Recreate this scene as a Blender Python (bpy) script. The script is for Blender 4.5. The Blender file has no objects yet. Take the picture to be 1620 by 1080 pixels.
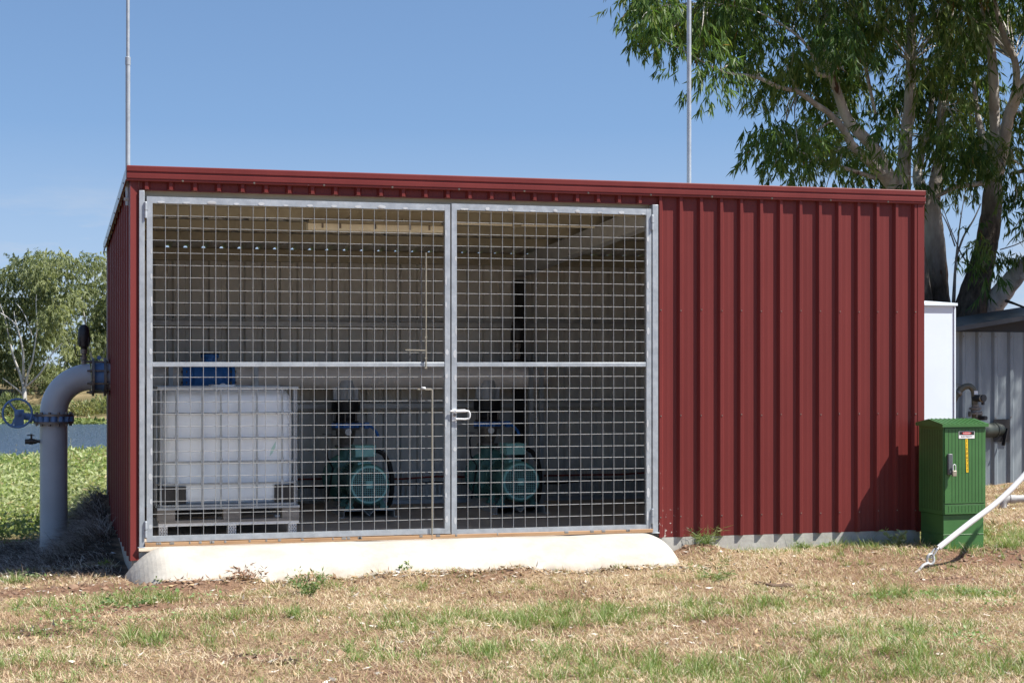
import bpy, math, random
import numpy as np
from mathutils import Vector, Matrix, Quaternion

# ------------------------------------------------------------------ camera, sky, sun, exposure
scene = bpy.context.scene
C = scene.collection
CAMPOS = Vector((-0.714, -13.49, 1.52))
FPX, CX, HORIZ = 2660.0, 810.0, 579.0          # focal length in photo pixels (1620 wide), horizon row
YAW = math.atan2(.273, .962)
RIGHT = Vector((math.cos(YAW), -math.sin(YAW), 0)); FWD = Vector((math.sin(YAW), math.cos(YAW), 0))
cam_data = bpy.data.cameras.new('camera'); cam = bpy.data.objects.new('camera', cam_data); C.objects.link(cam)
cam.location = CAMPOS; cam.rotation_euler = (math.pi / 2, 0, -YAW)
cam_data.sensor_width = 36; cam_data.lens = 36 * FPX / 1620; cam_data.shift_y = (HORIZ - 540) / 1620
cam_data.clip_end = 3000
scene.camera = cam

SUN = Vector((2.0, -1.25, 3.1)).normalized()    # direction towards the sun: high, from the right, a little in front
world = bpy.data.worlds.new('World'); scene.world = world; world.use_nodes = True
wn = world.node_tree.nodes; wl = world.node_tree.links
sky = wn.new('ShaderNodeTexSky'); sky.sky_type = 'NISHITA'; sky.sun_disc = False
sky.sun_elevation = math.asin(SUN.z); sky.sun_rotation = math.atan2(SUN.x, SUN.y)
sky.altitude = 200; sky.air_density = 1.0; sky.dust_density = 0.5; sky.ozone_density = 3.0
bg = wn['Background']; bg.inputs['Strength'].default_value = 0.085
tcw = wn.new('ShaderNodeTexCoord'); lift = wn.new('ShaderNodeVectorMath'); lift.operation = 'ADD'; lift.inputs[1].default_value = (0, 0, .13)
nrm = wn.new('ShaderNodeVectorMath'); nrm.operation = 'NORMALIZE'
wl.new(tcw.outputs['Generated'], lift.inputs[0]); wl.new(lift.outputs[0], nrm.inputs[0]); wl.new(nrm.outputs[0], sky.inputs['Vector'])
hs = wn.new('ShaderNodeHueSaturation'); hs.inputs['Saturation'].default_value = 1.04; hs.inputs['Hue'].default_value = .5
wl.new(sky.outputs[0], hs.inputs['Color'])
# faint streaks of cloud low over the horizon
cm = wn.new('ShaderNodeMapping'); cm.inputs['Scale'].default_value = (1, 1, 5); wl.new(tcw.outputs['Generated'], cm.inputs[0])
cn = wn.new('ShaderNodeTexNoise'); cn.inputs['Scale'].default_value = 9; cn.inputs['Detail'].default_value = 6; cn.inputs['Roughness'].default_value = .6; wl.new(cm.outputs[0], cn.inputs['Vector'])
c1 = wn.new('ShaderNodeMapRange'); c1.inputs[1].default_value = .48; c1.inputs[2].default_value = .72; wl.new(cn.outputs['Fac'], c1.inputs[0])
csp = wn.new('ShaderNodeSeparateXYZ'); wl.new(tcw.outputs['Generated'], csp.inputs[0])
c2 = wn.new('ShaderNodeMapRange'); c2.inputs[1].default_value = .115; c2.inputs[2].default_value = .07; c2.inputs[3].default_value = 0; c2.inputs[4].default_value = .6; wl.new(csp.outputs['Z'], c2.inputs[0])
cmul = wn.new('ShaderNodeMath'); cmul.operation = 'MULTIPLY'; wl.new(c1.outputs[0], cmul.inputs[0]); wl.new(c2.outputs[0], cmul.inputs[1])
c3 = wn.new('ShaderNodeMapRange'); c3.inputs[1].default_value = .14; c3.inputs[2].default_value = .0; c3.inputs[3].default_value = 0; c3.inputs[4].default_value = .48; wl.new(csp.outputs['Z'], c3.inputs[0])
cadd = wn.new('ShaderNodeMath'); cadd.operation = 'ADD'; cadd.use_clamp = True; wl.new(cmul.outputs[0], cadd.inputs[0]); wl.new(c3.outputs[0], cadd.inputs[1])
cmx = wn.new('ShaderNodeMix'); cmx.data_type = 'RGBA'; cmx.inputs[7].default_value = (4.0, 4.3, 4.8, 1); wl.new(cadd.outputs[0], cmx.inputs[0]); wl.new(hs.outputs[0], cmx.inputs[6])
wl.new(cmx.outputs[2], bg.inputs['Color'])
sd = bpy.data.lights.new('sun', 'SUN'); sd.energy = 4.8; sd.angle = math.radians(.53); sd.color = (1, .95, .87)
sun = bpy.data.objects.new('sun', sd); C.objects.link(sun)
sun.rotation_euler = SUN.to_track_quat('Z', 'Y').to_euler(); sun.location = (8, -6, 12)
scene.view_settings.view_transform = 'Standard'; scene.view_settings.look = 'None'
scene.view_settings.exposure = 0.9; scene.view_settings.gamma = 1.0
scene.cycles.max_bounces = 8; scene.cycles.diffuse_bounces = 4; scene.cycles.transparent_max_bounces = 8

rnd = random.Random(7)
rng = np.random.default_rng(11)

# ------------------------------------------------------------------ materials
MATS = {}
def mat(name, col, rough=.6, metal=0, var=.12, scale=6, bump=0, bscale=None, col2=None, stretch=(1, 1, 1), spec=.5, detail=5, lo=.35, hi=.7):
    """principled with a noise that wanders between col and col2, and an optional bump"""
    m = bpy.data.materials.new(name); m.use_nodes = True; MATS[name] = m
    nt = m.node_tree; N = nt.nodes; L = nt.links; p = N['Principled BSDF']
    p.inputs['Roughness'].default_value = rough; p.inputs['Metallic'].default_value = metal
    p.inputs['Specular IOR Level'].default_value = spec
    tc = N.new('ShaderNodeTexCoord'); mp = N.new('ShaderNodeMapping'); mp.inputs['Scale'].default_value = stretch
    L.new(tc.outputs['Object'], mp.inputs['Vector'])
    nz = N.new('ShaderNodeTexNoise'); nz.inputs['Scale'].default_value = scale; nz.inputs['Detail'].default_value = detail
    nz.inputs['Roughness'].default_value = .62
    L.new(mp.outputs[0], nz.inputs['Vector'])
    cr = N.new('ShaderNodeValToRGB')
    if col2 is None: col2 = tuple(c * (1 + var) for c in col); col = tuple(c * (1 - var) for c in col)
    cr.color_ramp.elements[0].color = (*col, 1); cr.color_ramp.elements[1].color = (*col2, 1)
    cr.color_ramp.elements[0].position = lo; cr.color_ramp.elements[1].position = hi
    L.new(nz.outputs['Fac'], cr.inputs['Fac']); L.new(cr.outputs['Color'], p.inputs['Base Color'])
    rr = N.new('ShaderNodeMapRange'); rr.inputs[3].default_value = max(0, rough - .08); rr.inputs[4].default_value = min(1, rough + .1)
    L.new(nz.outputs['Fac'], rr.inputs[0]); L.new(rr.outputs[0], p.inputs['Roughness'])
    if bump:
        n2 = N.new('ShaderNodeTexNoise'); n2.inputs['Scale'].default_value = bscale or scale * 6; n2.inputs['Detail'].default_value = 4
        L.new(mp.outputs[0], n2.inputs['Vector'])
        b = N.new('ShaderNodeBump'); b.inputs['Strength'].default_value = bump; b.inputs['Distance'].default_value = .01
        L.new(n2.outputs['Fac'], b.inputs['Height']); L.new(b.outputs[0], p.inputs['Normal'])
    m['c'] = (cr.name)
    return m

def add_splash(m, col, zmax, xlo, xhi, scale=26, thr=.62):
    """small splashes of another colour on the lower part of a sheet, between two x"""
    nt = m.node_tree; N = nt.nodes; L = nt.links; p = N['Principled BSDF']
    old = p.inputs['Base Color'].links[0].from_socket
    geo = N.new('ShaderNodeNewGeometry'); sp = N.new('ShaderNodeSeparateXYZ'); L.new(geo.outputs['Position'], sp.inputs[0])
    n = N.new('ShaderNodeTexNoise'); n.inputs['Scale'].default_value = scale; n.inputs['Detail'].default_value = 3
    L.new(geo.outputs['Position'], n.inputs['Vector'])
    r0 = N.new('ShaderNodeMapRange'); r0.inputs[1].default_value = xlo - .15; r0.inputs[2].default_value = xlo - .1; L.new(sp.outputs['X'], r0.inputs[0])
    r1 = N.new('ShaderNodeMapRange'); r1.inputs[1].default_value = zmax; r1.inputs[2].default_value = .05
    r1.inputs[3].default_value = 0; r1.inputs[4].default_value = .22; L.new(sp.outputs['Z'], r1.inputs[0])
    r2 = N.new('ShaderNodeMapRange'); r2.inputs[1].default_value = xhi; r2.inputs[2].default_value = xlo
    r2.inputs[3].default_value = 0; r2.inputs[4].default_value = 1; L.new(sp.outputs['X'], r2.inputs[0])
    mu0 = N.new('ShaderNodeMath'); mu0.operation = 'MULTIPLY'; L.new(r0.outputs[0], mu0.inputs[0]); L.new(r2.outputs[0], mu0.inputs[1])
    mu = N.new('ShaderNodeMath'); mu.operation = 'MULTIPLY'; L.new(r1.outputs[0], mu.inputs[0]); L.new(mu0.outputs[0], mu.inputs[1])
    ad = N.new('ShaderNodeMath'); ad.operation = 'ADD'; L.new(n.outputs['Fac'], ad.inputs[0]); L.new(mu.outputs[0], ad.inputs[1])
    gt = N.new('ShaderNodeMapRange'); gt.inputs[1].default_value = thr + .17; gt.inputs[2].default_value = thr + .195; L.new(ad.outputs[0], gt.inputs[0])
    mx = N.new('ShaderNodeMix'); mx.data_type = 'RGBA'; mx.inputs[7].default_value = (*col, 1)
    L.new(gt.outputs[0], mx.inputs[0]); L.new(old, mx.inputs[6]); L.new(mx.outputs[2], p.inputs['Base Color'])

RED = mat('red_sheet', (.143, .0225, .0205), .46, var=.10, scale=3, stretch=(1, 1, .15), spec=.28)
add_splash(RED, (.45, .38, .34), .9, 4.42, 5.1)
REDB = mat('sheet_inside', (.66, .65, .61), .6, var=.12, scale=2.5, stretch=(1, 1, .4), lo=.3, hi=.75)
ZINC = mat('zincalume', (.50, .53, .55), .38, .55, var=.12, scale=5)
GALV = mat('galvanised', (.33, .36, .39), .42, .35, scale=14, col2=(.44, .475, .51))
GALVD = mat('dull_galvanised', (.46, .47, .47), .5, .25, scale=12, col2=(.56, .57, .56))
WELD = mat('weld_paint', (.52, .54, .56), .45, .2, var=.08)
SILVER = mat('silver_paint', (.74, .76, .78), .4, .2, var=.06)
CREAM = mat('cream_purlin', (.40, .375, .29), .5, .1, var=.10, scale=5)
WIRE = mat('wire', (.28, .29, .30), .5, .3, var=.1, scale=20)
CONC = mat('concrete', (.33, .32, .29), .85, scale=5, col2=(.47, .46, .42), bump=.25)
FLOORM = mat('floor_concrete', (.40, .34, .28), .8, scale=2.2, col2=(.54, .47, .40), bump=.2)
WHITEC = mat('white_concrete', (.39, .365, .32), .85, scale=4, col2=(.51, .485, .43), bump=.3, bscale=30)
CRUMB = mat('broken_concrete', (.36, .34, .30), .9, scale=14, col2=(.6, .58, .54), bump=.6)
TIMBER = mat('sill_timber', (.30, .17, .085), .75, scale=6, col2=(.46, .29, .16), stretch=(.3, 3, 3))
BLACK = mat('black_rubber', (.012, .012, .013), .55, var=.2)
BLACKP = mat('black_plastic', (.022, .022, .024), .45, var=.2)
BLUE = mat('blue_paint', (.035, .19, .58), .4, var=.15, scale=8)
BLUEF = mat('faded_blue_paint', (.13, .245, .45), .5, var=.14, scale=8)
PIPEG = mat('grey_pipe_paint', (.47, .495, .515), .36, var=.08, scale=3)
PIPEI = mat('header_pipe_paint', (.82, .775, .725), .38, var=.08, scale=3)
STEEL = mat('worn_steel', (.16, .145, .13), .45, .5, scale=18, col2=(.28, .25, .22))
BRASS = mat('tarnished_brass', (.08, .07, .055), .5, .4, var=.25, scale=20)
TEAL = mat('teal_paint', (.09, .24, .205), .42, var=.12, scale=5)
TEALL = mat('light_teal_paint', (.26, .56, .52), .45, var=.06, scale=5)
TANKW = mat('white_plastic', (.80, .85, .90), .42, var=.03, scale=3)
TANKL = mat('filled_plastic', (.63, .71, .80), .42, var=.03, scale=3)
WOODG = mat('grey_wood', (.16, .15, .14), .85, scale=7, col2=(.27, .26, .25), stretch=(.4, 2, 2))
CABG = mat('green_fibreglass', (.050, .150, .042), .42, var=.10, scale=4)
CABD = mat('green_groove', (.012, .05, .010), .6, var=.1)
WHITEP = mat('white_enamel', (.70, .78, .86), .35, var=.03, scale=2)
PVC = mat('white_pvc', (.74, .75, .76), .35, var=.03)
YELLOW = mat('yellow_sticker', (.80, .52, .02), .45, var=.05)
SIGNR = mat('sign_red', (.62, .03, .025), .45, var=.05)
SIGNW = mat('sign_white', (.78, .78, .78), .45, var=.03)
INK = mat('sign_black', (.012, .012, .012), .5, var=.1)
LIGHTP = mat('diffuser', (.88, .84, .68), .4, var=.05)
GREYS = mat('old_grey_sheet', (.165, .20, .225), .55, .15, scale=4, col2=(.26, .30, .325), stretch=(1, 1, .25))
DARKR = mat('dark_roof', (.02, .02, .02), .6, .1, var=.2)
OLIVE = mat('olive_pipe', (.11, .105, .075), .55, var=.2, scale=8)
DGREEN = mat('dark_green_pipe', (.035, .045, .038), .5, var=.15, scale=4)
RUST = mat('rust', (.16, .06, .03), .8, var=.3, scale=12)
REDC = mat('red_cable', (.22, .03, .02), .5, var=.1)

# ------------------------------------------------------------------ mesh helpers
ORG = {}
def at(px, py, Z):
    """the point at depth Z metres that stands at a pixel of the 1620 x 1080 photograph"""
    return CAMPOS + FWD * Z + RIGHT * ((px - CX) / FPX * Z) + Vector((0, 0, (HORIZ - py) / FPX * Z))

def tag(o, label=None, cat=None, group=None, kind=None):
    if label: o['label'] = label
    if cat: o['category'] = cat
    if group: o['group'] = group
    if kind: o['kind'] = kind
    return o

def thing(name, loc, label, cat, group=None):
    o = bpy.data.objects.new(name, None); C.objects.link(o); o.location = loc; o.empty_display_size = .2
    ORG[o] = Vector(loc)
    return tag(o, label, cat, group)

def link_mesh(name, me, mats, parent=None, org=None):
    for m in mats: me.materials.append(m)
    o = bpy.data.objects.new(name, me); C.objects.link(o)
    if parent is not None: o.parent = parent; ORG[o] = ORG[parent]
    else: o.location = org or (0, 0, 0); ORG[o] = Vector(org or (0, 0, 0))
    return o

class MB:
    def __init__(s): s.v = []; s.f = []; s.m = []
    def add(s, vs, fs, m=0):
        k = len(s.v); s.v += [tuple(v) for v in vs]
        for f in fs: s.f.append([i + k for i in f]); s.m.append(m)
        return s
    def box(s, x0, x1, y0, y1, z0, z1, m=0):
        vs = [(x, y, z) for z in (z0, z1) for y in (y0, y1) for x in (x0, x1)]
        return s.add(vs, [(0, 2, 3, 1), (4, 5, 7, 6), (0, 1, 5, 4), (2, 6, 7, 3), (0, 4, 6, 2), (1, 3, 7, 5)], m)
    def obox(s, c, a, b, d, m=0):
        c, a, b, d = map(Vector, (c, a, b, d))
        vs = [c + i * a + j * b + k * d for k in (-1, 1) for j in (-1, 1) for i in (-1, 1)]
        return s.add(vs, [(0, 2, 3, 1), (4, 5, 7, 6), (0, 1, 5, 4), (2, 6, 7, 3), (0, 4, 6, 2), (1, 3, 7, 5)], m)
    def bar(s, p, q, w, h, up=(0, 0, 1), m=0):
        p, q = Vector(p), Vector(q); d = (q - p); L = d.length; d.normalize()
        a = d.cross(Vector(up)); 
        if a.length < 1e-4: a = d.cross(Vector((0, 1, 0)))
        a.normalize(); b = a.cross(d)
        return s.obox((p + q) / 2, d * L / 2, a * w / 2, b * h / 2, m)
    def tube(s, pts, r, n=10, m=0, caps=True):
        pts = [Vector(p) for p in pts]; rs = r if isinstance(r, (list, tuple)) else [r] * len(pts)
        T = [(pts[min(i + 1, len(pts) - 1)] - pts[max(i - 1, 0)]).normalized() for i in range(len(pts))]
        a = T[0].orthogonal().normalized(); rings = []
        for i, p in enumerate(pts):
            a = (a - T[i] * a.dot(T[i])).normalized(); b = T[i].cross(a)
            rings.append([p + (a * math.cos(2 * math.pi * k / n) + b * math.sin(2 * math.pi * k / n)) * rs[i] for k in range(n)])
        vs = [v for R in rings for v in R]; fs = []
        for i in range(len(pts) - 1):
            for k in range(n):
                k2 = (k + 1) % n; fs.append((i * n + k, i * n + k2, (i + 1) * n + k2, (i + 1) * n + k))
        if caps: fs.append(tuple(range(n))[::-1]); fs.append(tuple(range((len(pts) - 1) * n, len(pts) * n)))
        return s.add(vs, fs, m)
    def cyl(s, p, q, r, n=16, m=0): return s.tube([p, q], r, n, m)
    def lathe(s, base, axis, prof, n=24, m=0, caps=True):
        """prof: (radius, distance along axis)"""
        base, ax = Vector(base), Vector(axis).normalized(); a = ax.orthogonal().normalized(); b = ax.cross(a)
        vs = []; fs = []
        for r, t in prof:
            r = max(r, 1e-4)
            vs += [base + ax * t + (a * math.cos(2 * math.pi * k / n) + b * math.sin(2 * math.pi * k / n)) * r for k in range(n)]
        for i in range(len(prof) - 1):
            for k in range(n):
                k2 = (k + 1) % n; fs.append((i * n + k, i * n + k2, (i + 1) * n + k2, (i + 1) * n + k))
        if caps: fs.append(tuple(range(n))[::-1]); fs.append(tuple(range((len(prof) - 1) * n, len(prof) * n)))
        return s.add(vs, fs, m)
    def prism(s, ringA, ringB, m=0):
        n = len(ringA); fs = [(i, (i + 1) % n, n + (i + 1) % n, n + i) for i in range(n)]
        fs += [tuple(range(n))[::-1], tuple(range(n, 2 * n))]
        return s.add(list(ringA) + list(ringB), fs, m)
    def strip(s, rowA, rowB, m=0):
        n = len(rowA)
        return s.add(list(rowA) + list(rowB), [(i, i + 1, n + i + 1, n + i) for i in range(n - 1)], m)
    def build(s, name, mats, parent=None, org=None, smooth=32, bevel=0):
        mats = mats if isinstance(mats, (list, tuple)) else [mats]
        o0 = ORG[parent] if parent is not None else Vector(org or (0, 0, 0))
        me = bpy.data.meshes.new(name); me.from_pydata([(v[0] - o0.x, v[1] - o0.y, v[2] - o0.z) for v in s.v], [], s.f)
        me.polygons.foreach_set('material_index', s.m)
        if smooth:
            me.polygons.foreach_set('use_smooth', [True] * len(s.f)); me.set_sharp_from_angle(angle=math.radians(smooth))
        me.update()
        o = link_mesh(name, me, mats, parent, org)
        if bevel:
            b = o.modifiers.new('bevel', 'BEVEL'); b.width = bevel; b.segments = 2; b.limit_method = 'ANGLE'; b.angle_limit = math.radians(40)
        return o

def profile(u0, u1, crest0, pitch, h=.032, base=.031, top=.0125):
    """trapezoidal sheet: list of (u, depth) from u0 to u1"""
    P = [(u0, 0.0)]
    k = math.floor((u0 - crest0) / pitch) - 1
    while True:
        c = crest0 + k * pitch; k += 1
        if c - base > u1: break
        for du, d in ((-base, 0), (-top, h), (top, h), (base, 0), (pitch * .36, 0), (pitch * .38, .0006), (pitch * .40, 0), (pitch * .6, 0), (pitch * .62, .0006), (pitch * .64, 0)):
            u = c + du
            if P[-1][0] + .001 < u < u1: P.append((u, d))
    P.append((u1, 0.0)); return P

def clad(mb, prof, f0, f1, inner=None, th=.0025):
    """f0, f1: (u, depth) -> point at the two ends of the sheet; inner: material of the back face"""
    mb.strip([f0(u, d) for u, d in prof], [f1(u, d) for u, d in prof], 0)
    if inner is not None:
        mb.strip([f1(u, d - th) for u, d in prof], [f0(u, d - th) for u, d in prof], inner)
    return mb

def screw(mb, p, ax, m=0, r=.0075):
    mb.lathe(p, ax, [(r * 1.3, -.002), (r * 1.3, .002), (r * .8, .003), (r * .7, .008)], 6, m)

# ------------------------------------------------------------------ the shed
W, DEP = 6.925, 4.4
PITCH, CR0 = .1868, .129
zr = lambda y: 3.03 - .062 * y                  # underside of the roof pans
shed = thing('pump_shed', (0, 0, 0), 'dark red ribbed steel pump shed with a skillion roof and two mesh gates', 'shed')
def P(mb, name, m, **k): return mb.build(name, m, shed, **k)

mb = MB(); mb.box(.02, W - .02, .006, DEP - .02, -.35, .058); P(mb, 'floor_slab', FLOORM)
mb = MB(); mb.box(.03, W - .015, -.003, .0055, -.30, .0555); P(mb, 'slab_edge', CONC)
# front wall right of the gates, and the strip above the gates
fr = lambda z: (lambda u, d: (u, -d, z))
mb = MB()
clad(mb, profile(4.408, W - .055, CR0, PITCH), fr(.058), fr(3.02), 1)
for k in range(23, 37):
    u = CR0 + k * PITCH
    for z in (.235, 1.10, 2.0): screw(mb, (u + rnd.uniform(-.004, .004), -.029, z + rnd.uniform(-.006, .006)), (0, -1, 0), 2)
P(mb, 'wall', [RED, REDB, STEEL])['label'] = 'ribbed red front wall with rows of screws right of the gates'
mb = MB(); clad(mb, profile(.072, 4.407, CR0, PITCH), fr(2.905), fr(3.02), 1)
mb.box(.072, 4.4, -.012, .004, 2.897, 2.9045, 0); P(mb, 'header_sheet', [RED, REDB])
# left wall, right wall, back wall
mb = MB(); pr = profile(.05, DEP, .16, PITCH * 2, .032, .05, .022)
clad(mb, pr, lambda u, d: (.035 - d, u, -.02), lambda u, d: (.035 - d, u, zr(u) - .004), 1); P(mb, 'wall', [RED, REDB])['label'] = 'shaded left side wall of ribbed red sheet'
pr = profile(.05, DEP, .10, PITCH); mb = MB(); clad(mb, pr, lambda u, d: (W + d, u, -.02), lambda u, d: (W + d, u, zr(u) - .004), 1); P(mb, 'wall', [RED, REDB])['label'] = 'right side wall of ribbed red sheet'
mb = MB(); clad(mb, profile(0, W, .09, PITCH, .05, .034, .022), lambda u, d: (u, DEP + d, -.02), lambda u, d: (u, DEP + d, zr(DEP) - .012), 1)
P(mb, 'wall', [RED, REDB])['label'] = 'ribbed back wall seen from inside, unpainted pale face'
# corner trims
mb = MB(); mb.prism([(.004, -.032, .0), (.071, -.004, .0), (.071, -.001, .0), (.006, -.029, .0)], [(.004, -.032, 2.99), (.071, -.004, 2.99), (.071, -.001, 2.99), (.006, -.029, 2.99)]); mb.box(.003, .006, -.031, .075, .0, 2.99); P(mb, 'corner_trim', RED, smooth=0)
mb = MB(); mb.box(W - .053, W + .012, -.034, -.031, .045, 2.99); mb.box(W + .009, W + .012, -.031, .06, .045, 2.99); mb.box(W - .055, W - .0525, -.031, -.004, .045, 2.99); P(mb, 'corner_trim', RED)
# opening trim between gate post and ribs
mb = MB(); mb.box(4.404, 4.4075, -.02, .05, .12, 2.897); P(mb, 'opening_trim', RED)
# roof: ribs run front to back
mb = MB(); pr = profile(-.022, W + .03, .06, PITCH)
clad(mb, pr, lambda u, d: (u, -.02, zr(-.02) + d), lambda u, d: (u, DEP + .06, zr(DEP + .06) + d), 1); P(mb, 'roof', [ZINC, REDB])
# barge capping on the left roof edge
mb = MB(); a, b = (-.062, -.05), (-.062, DEP + .07)
def slopebox(mb, x0, x1, dz0, dz1, y0=-.01, y1=DEP + .065, m=0):
    A = [(x0, y0, zr(y0) + dz0), (x1, y0, zr(y0) + dz0), (x1, y0, zr(y0) + dz1), (x0, y0, zr(y0) + dz1)]
    B = [(x0, y1, zr(y1) + dz0), (x1, y1, zr(y1) + dz0), (x1, y1, zr(y1) + dz1), (x0, y1, zr(y1) + dz1)]
    mb.prism(A[::-1], B[::-1], m)
slopebox(mb, -.030, -.026, -.055, .040, y0=-.035); slopebox(mb, -.026, .09, .036, .040); slopebox(mb, -.0325, -.0245, -.066, -.0555, y0=-.03, m=1)
for y in (.3, 1.1, 1.9, 2.7, 3.5, 4.2): screw(mb, (-.030, y, zr(y) - .03), (-1, 0, 0), 2)
P(mb, 'barge_capping', [ZINC, RUST, STEEL])
mb = MB(); slopebox(mb, W + .034, W + .038, -.055, .040); slopebox(mb, W - .06, W + .034, .036, .040); P(mb, 'barge_capping', [ZINC])
# folded fascia with its long creases
fp = [(-.030, 2.969), (-.046, 2.965), (-.049, 2.972), (-.049, 2.986), (-.055, 2.989), (-.055, 3.022), (-.049, 3.026), (-.049, 3.040), (-.056, 3.044), (-.056, 3.080), (-.051, 3.086), (-.040, 3.088), (.03, 3.072), (.03, 3.062), (-.030, 3.06)]
mb = MB(); mb.prism([(-.024, y, z) for y, z in fp], [(W + .014, y, z) for y, z in fp])
for k in (1, 4, 7, 10, 13, 16, 19, 22, 25, 28, 31, 34):
    screw(mb, (CR0 + k * PITCH + .09, -.0475, 2.976), (0, -1, -.2), 1)
P(mb, 'fascia', [RED, STEEL], smooth=20)
# galvanised posts of the gateway, sill, header beam
for x0, x1 in ((.0715, .113), (4.352, 4.4035)):
    mb = MB(); mb.box(x0, x1, -.028, .05, .105, 2.896); mb.box(x0 - .012, x1 + .005, -.05, .06, .098, .1045)
    P(mb, 'gate_post', GALV, bevel=.003)
mb = MB(); mb.box(.114, 4.351, -.045, .06, .106, .135)
for i in range(26): 
    x = rnd.uniform(.2, 4.3); mb.box(x, x + rnd.uniform(.01, .04), -.047, -.03, .12, .138, 1)
P(mb, 'door_sill', [TIMBER, WOODG], bevel=.003)
def cee(mb, p, q, web, fl, lip, t=.003, open_=(0, -1, 0), m=0):
    """C section from p to q (running along x); opening looks along open_"""
    x0, x1 = p[0], q[0]; y, z = p[1], p[2]
    mb.box(x0, x1, y, y + t, z, z + web, m); s = -1 if open_[1] < 0 else 1
    ya, yb = sorted((y, y + s * fl))
    mb.box(x0, x1, ya, yb, z - t, z, m); mb.box(x0, x1, ya, yb, z + web, z + web + t, m)
    yl = y + s * fl
    mb.box(x0, x1, min(yl, yl + t), max(yl, yl + t), z, z + lip, m); mb.box(x0, x1, min(yl, yl + t), max(yl, yl + t), z + web - lip, z + web, m)
mb = MB(); mb.box(.06, 4.36, .055, .12, 2.80, 2.93); P(mb, 'lintel', CREAM, bevel=.004)
for y in (.75, 1.5, 2.3, 3.1):
    mb = MB(); mb.box(.06, W - .06, y, y + .05, zr(y) - .105, zr(y) - .008); P(mb, 'purlin', CREAM, bevel=.004)
mb = MB(); mb.box(.06, W - .06, 4.27, 4.36, zr(4.3) - .14, zr(4.3) - .010); P(mb, 'purlin', CREAM, bevel=.004)
for z in (1.93, 1.055):
    mb = MB(); mb.box(.06, W - .06, 4.29, 4.36, z + .012, z + .062); mb.box(.06, W - .06, 4.275, 4.35, z - .006, z); mb.box(.06, W - .06, 4.275, 4.35, z + .074, z + .080)
    P(mb, 'girt', GALVD)
for x in (4.40,):
    mb = MB(); A = []; B = []
    for (dx, dz) in ((-.05, -.30), (.05, -.30), (.05, -.11), (-.05, -.11)): A.append((x + dx, .13, zr(.13) + dz)); B.append((x + dx, 4.26, zr(4.26) + dz + .03))
    mb.prism(A[::-1], B[::-1])
    for dx in (-.054, .052): 
        mb.prism([(x + dx, .13, zr(.13) - .3), (x + dx + .002, .13, zr(.13) - .3), (x + dx + .002, .13, zr(.13) - .28), (x + dx, .13, zr(.13) - .28)][::-1],
                 [(x + dx, 4.26, zr(4.26) - .27), (x + dx + .002, 4.26, zr(4.26) - .27), (x + dx + .002, 4.26, zr(4.26) - .25), (x + dx, 4.26, zr(4.26) - .25)][::-1])
    P(mb, 'rafter', GALVD)
    mb = MB(); mb.box(x - .06, x + .05, 4.15, 4.26, .0585, 2.46); P(mb, 'column', DARKR, bevel=.004)
    mb = MB(); mb.box(x - .05, x + .05, .052, .13, .0585, 2.79); P(mb, 'column', GALVD, bevel=.004)

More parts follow.
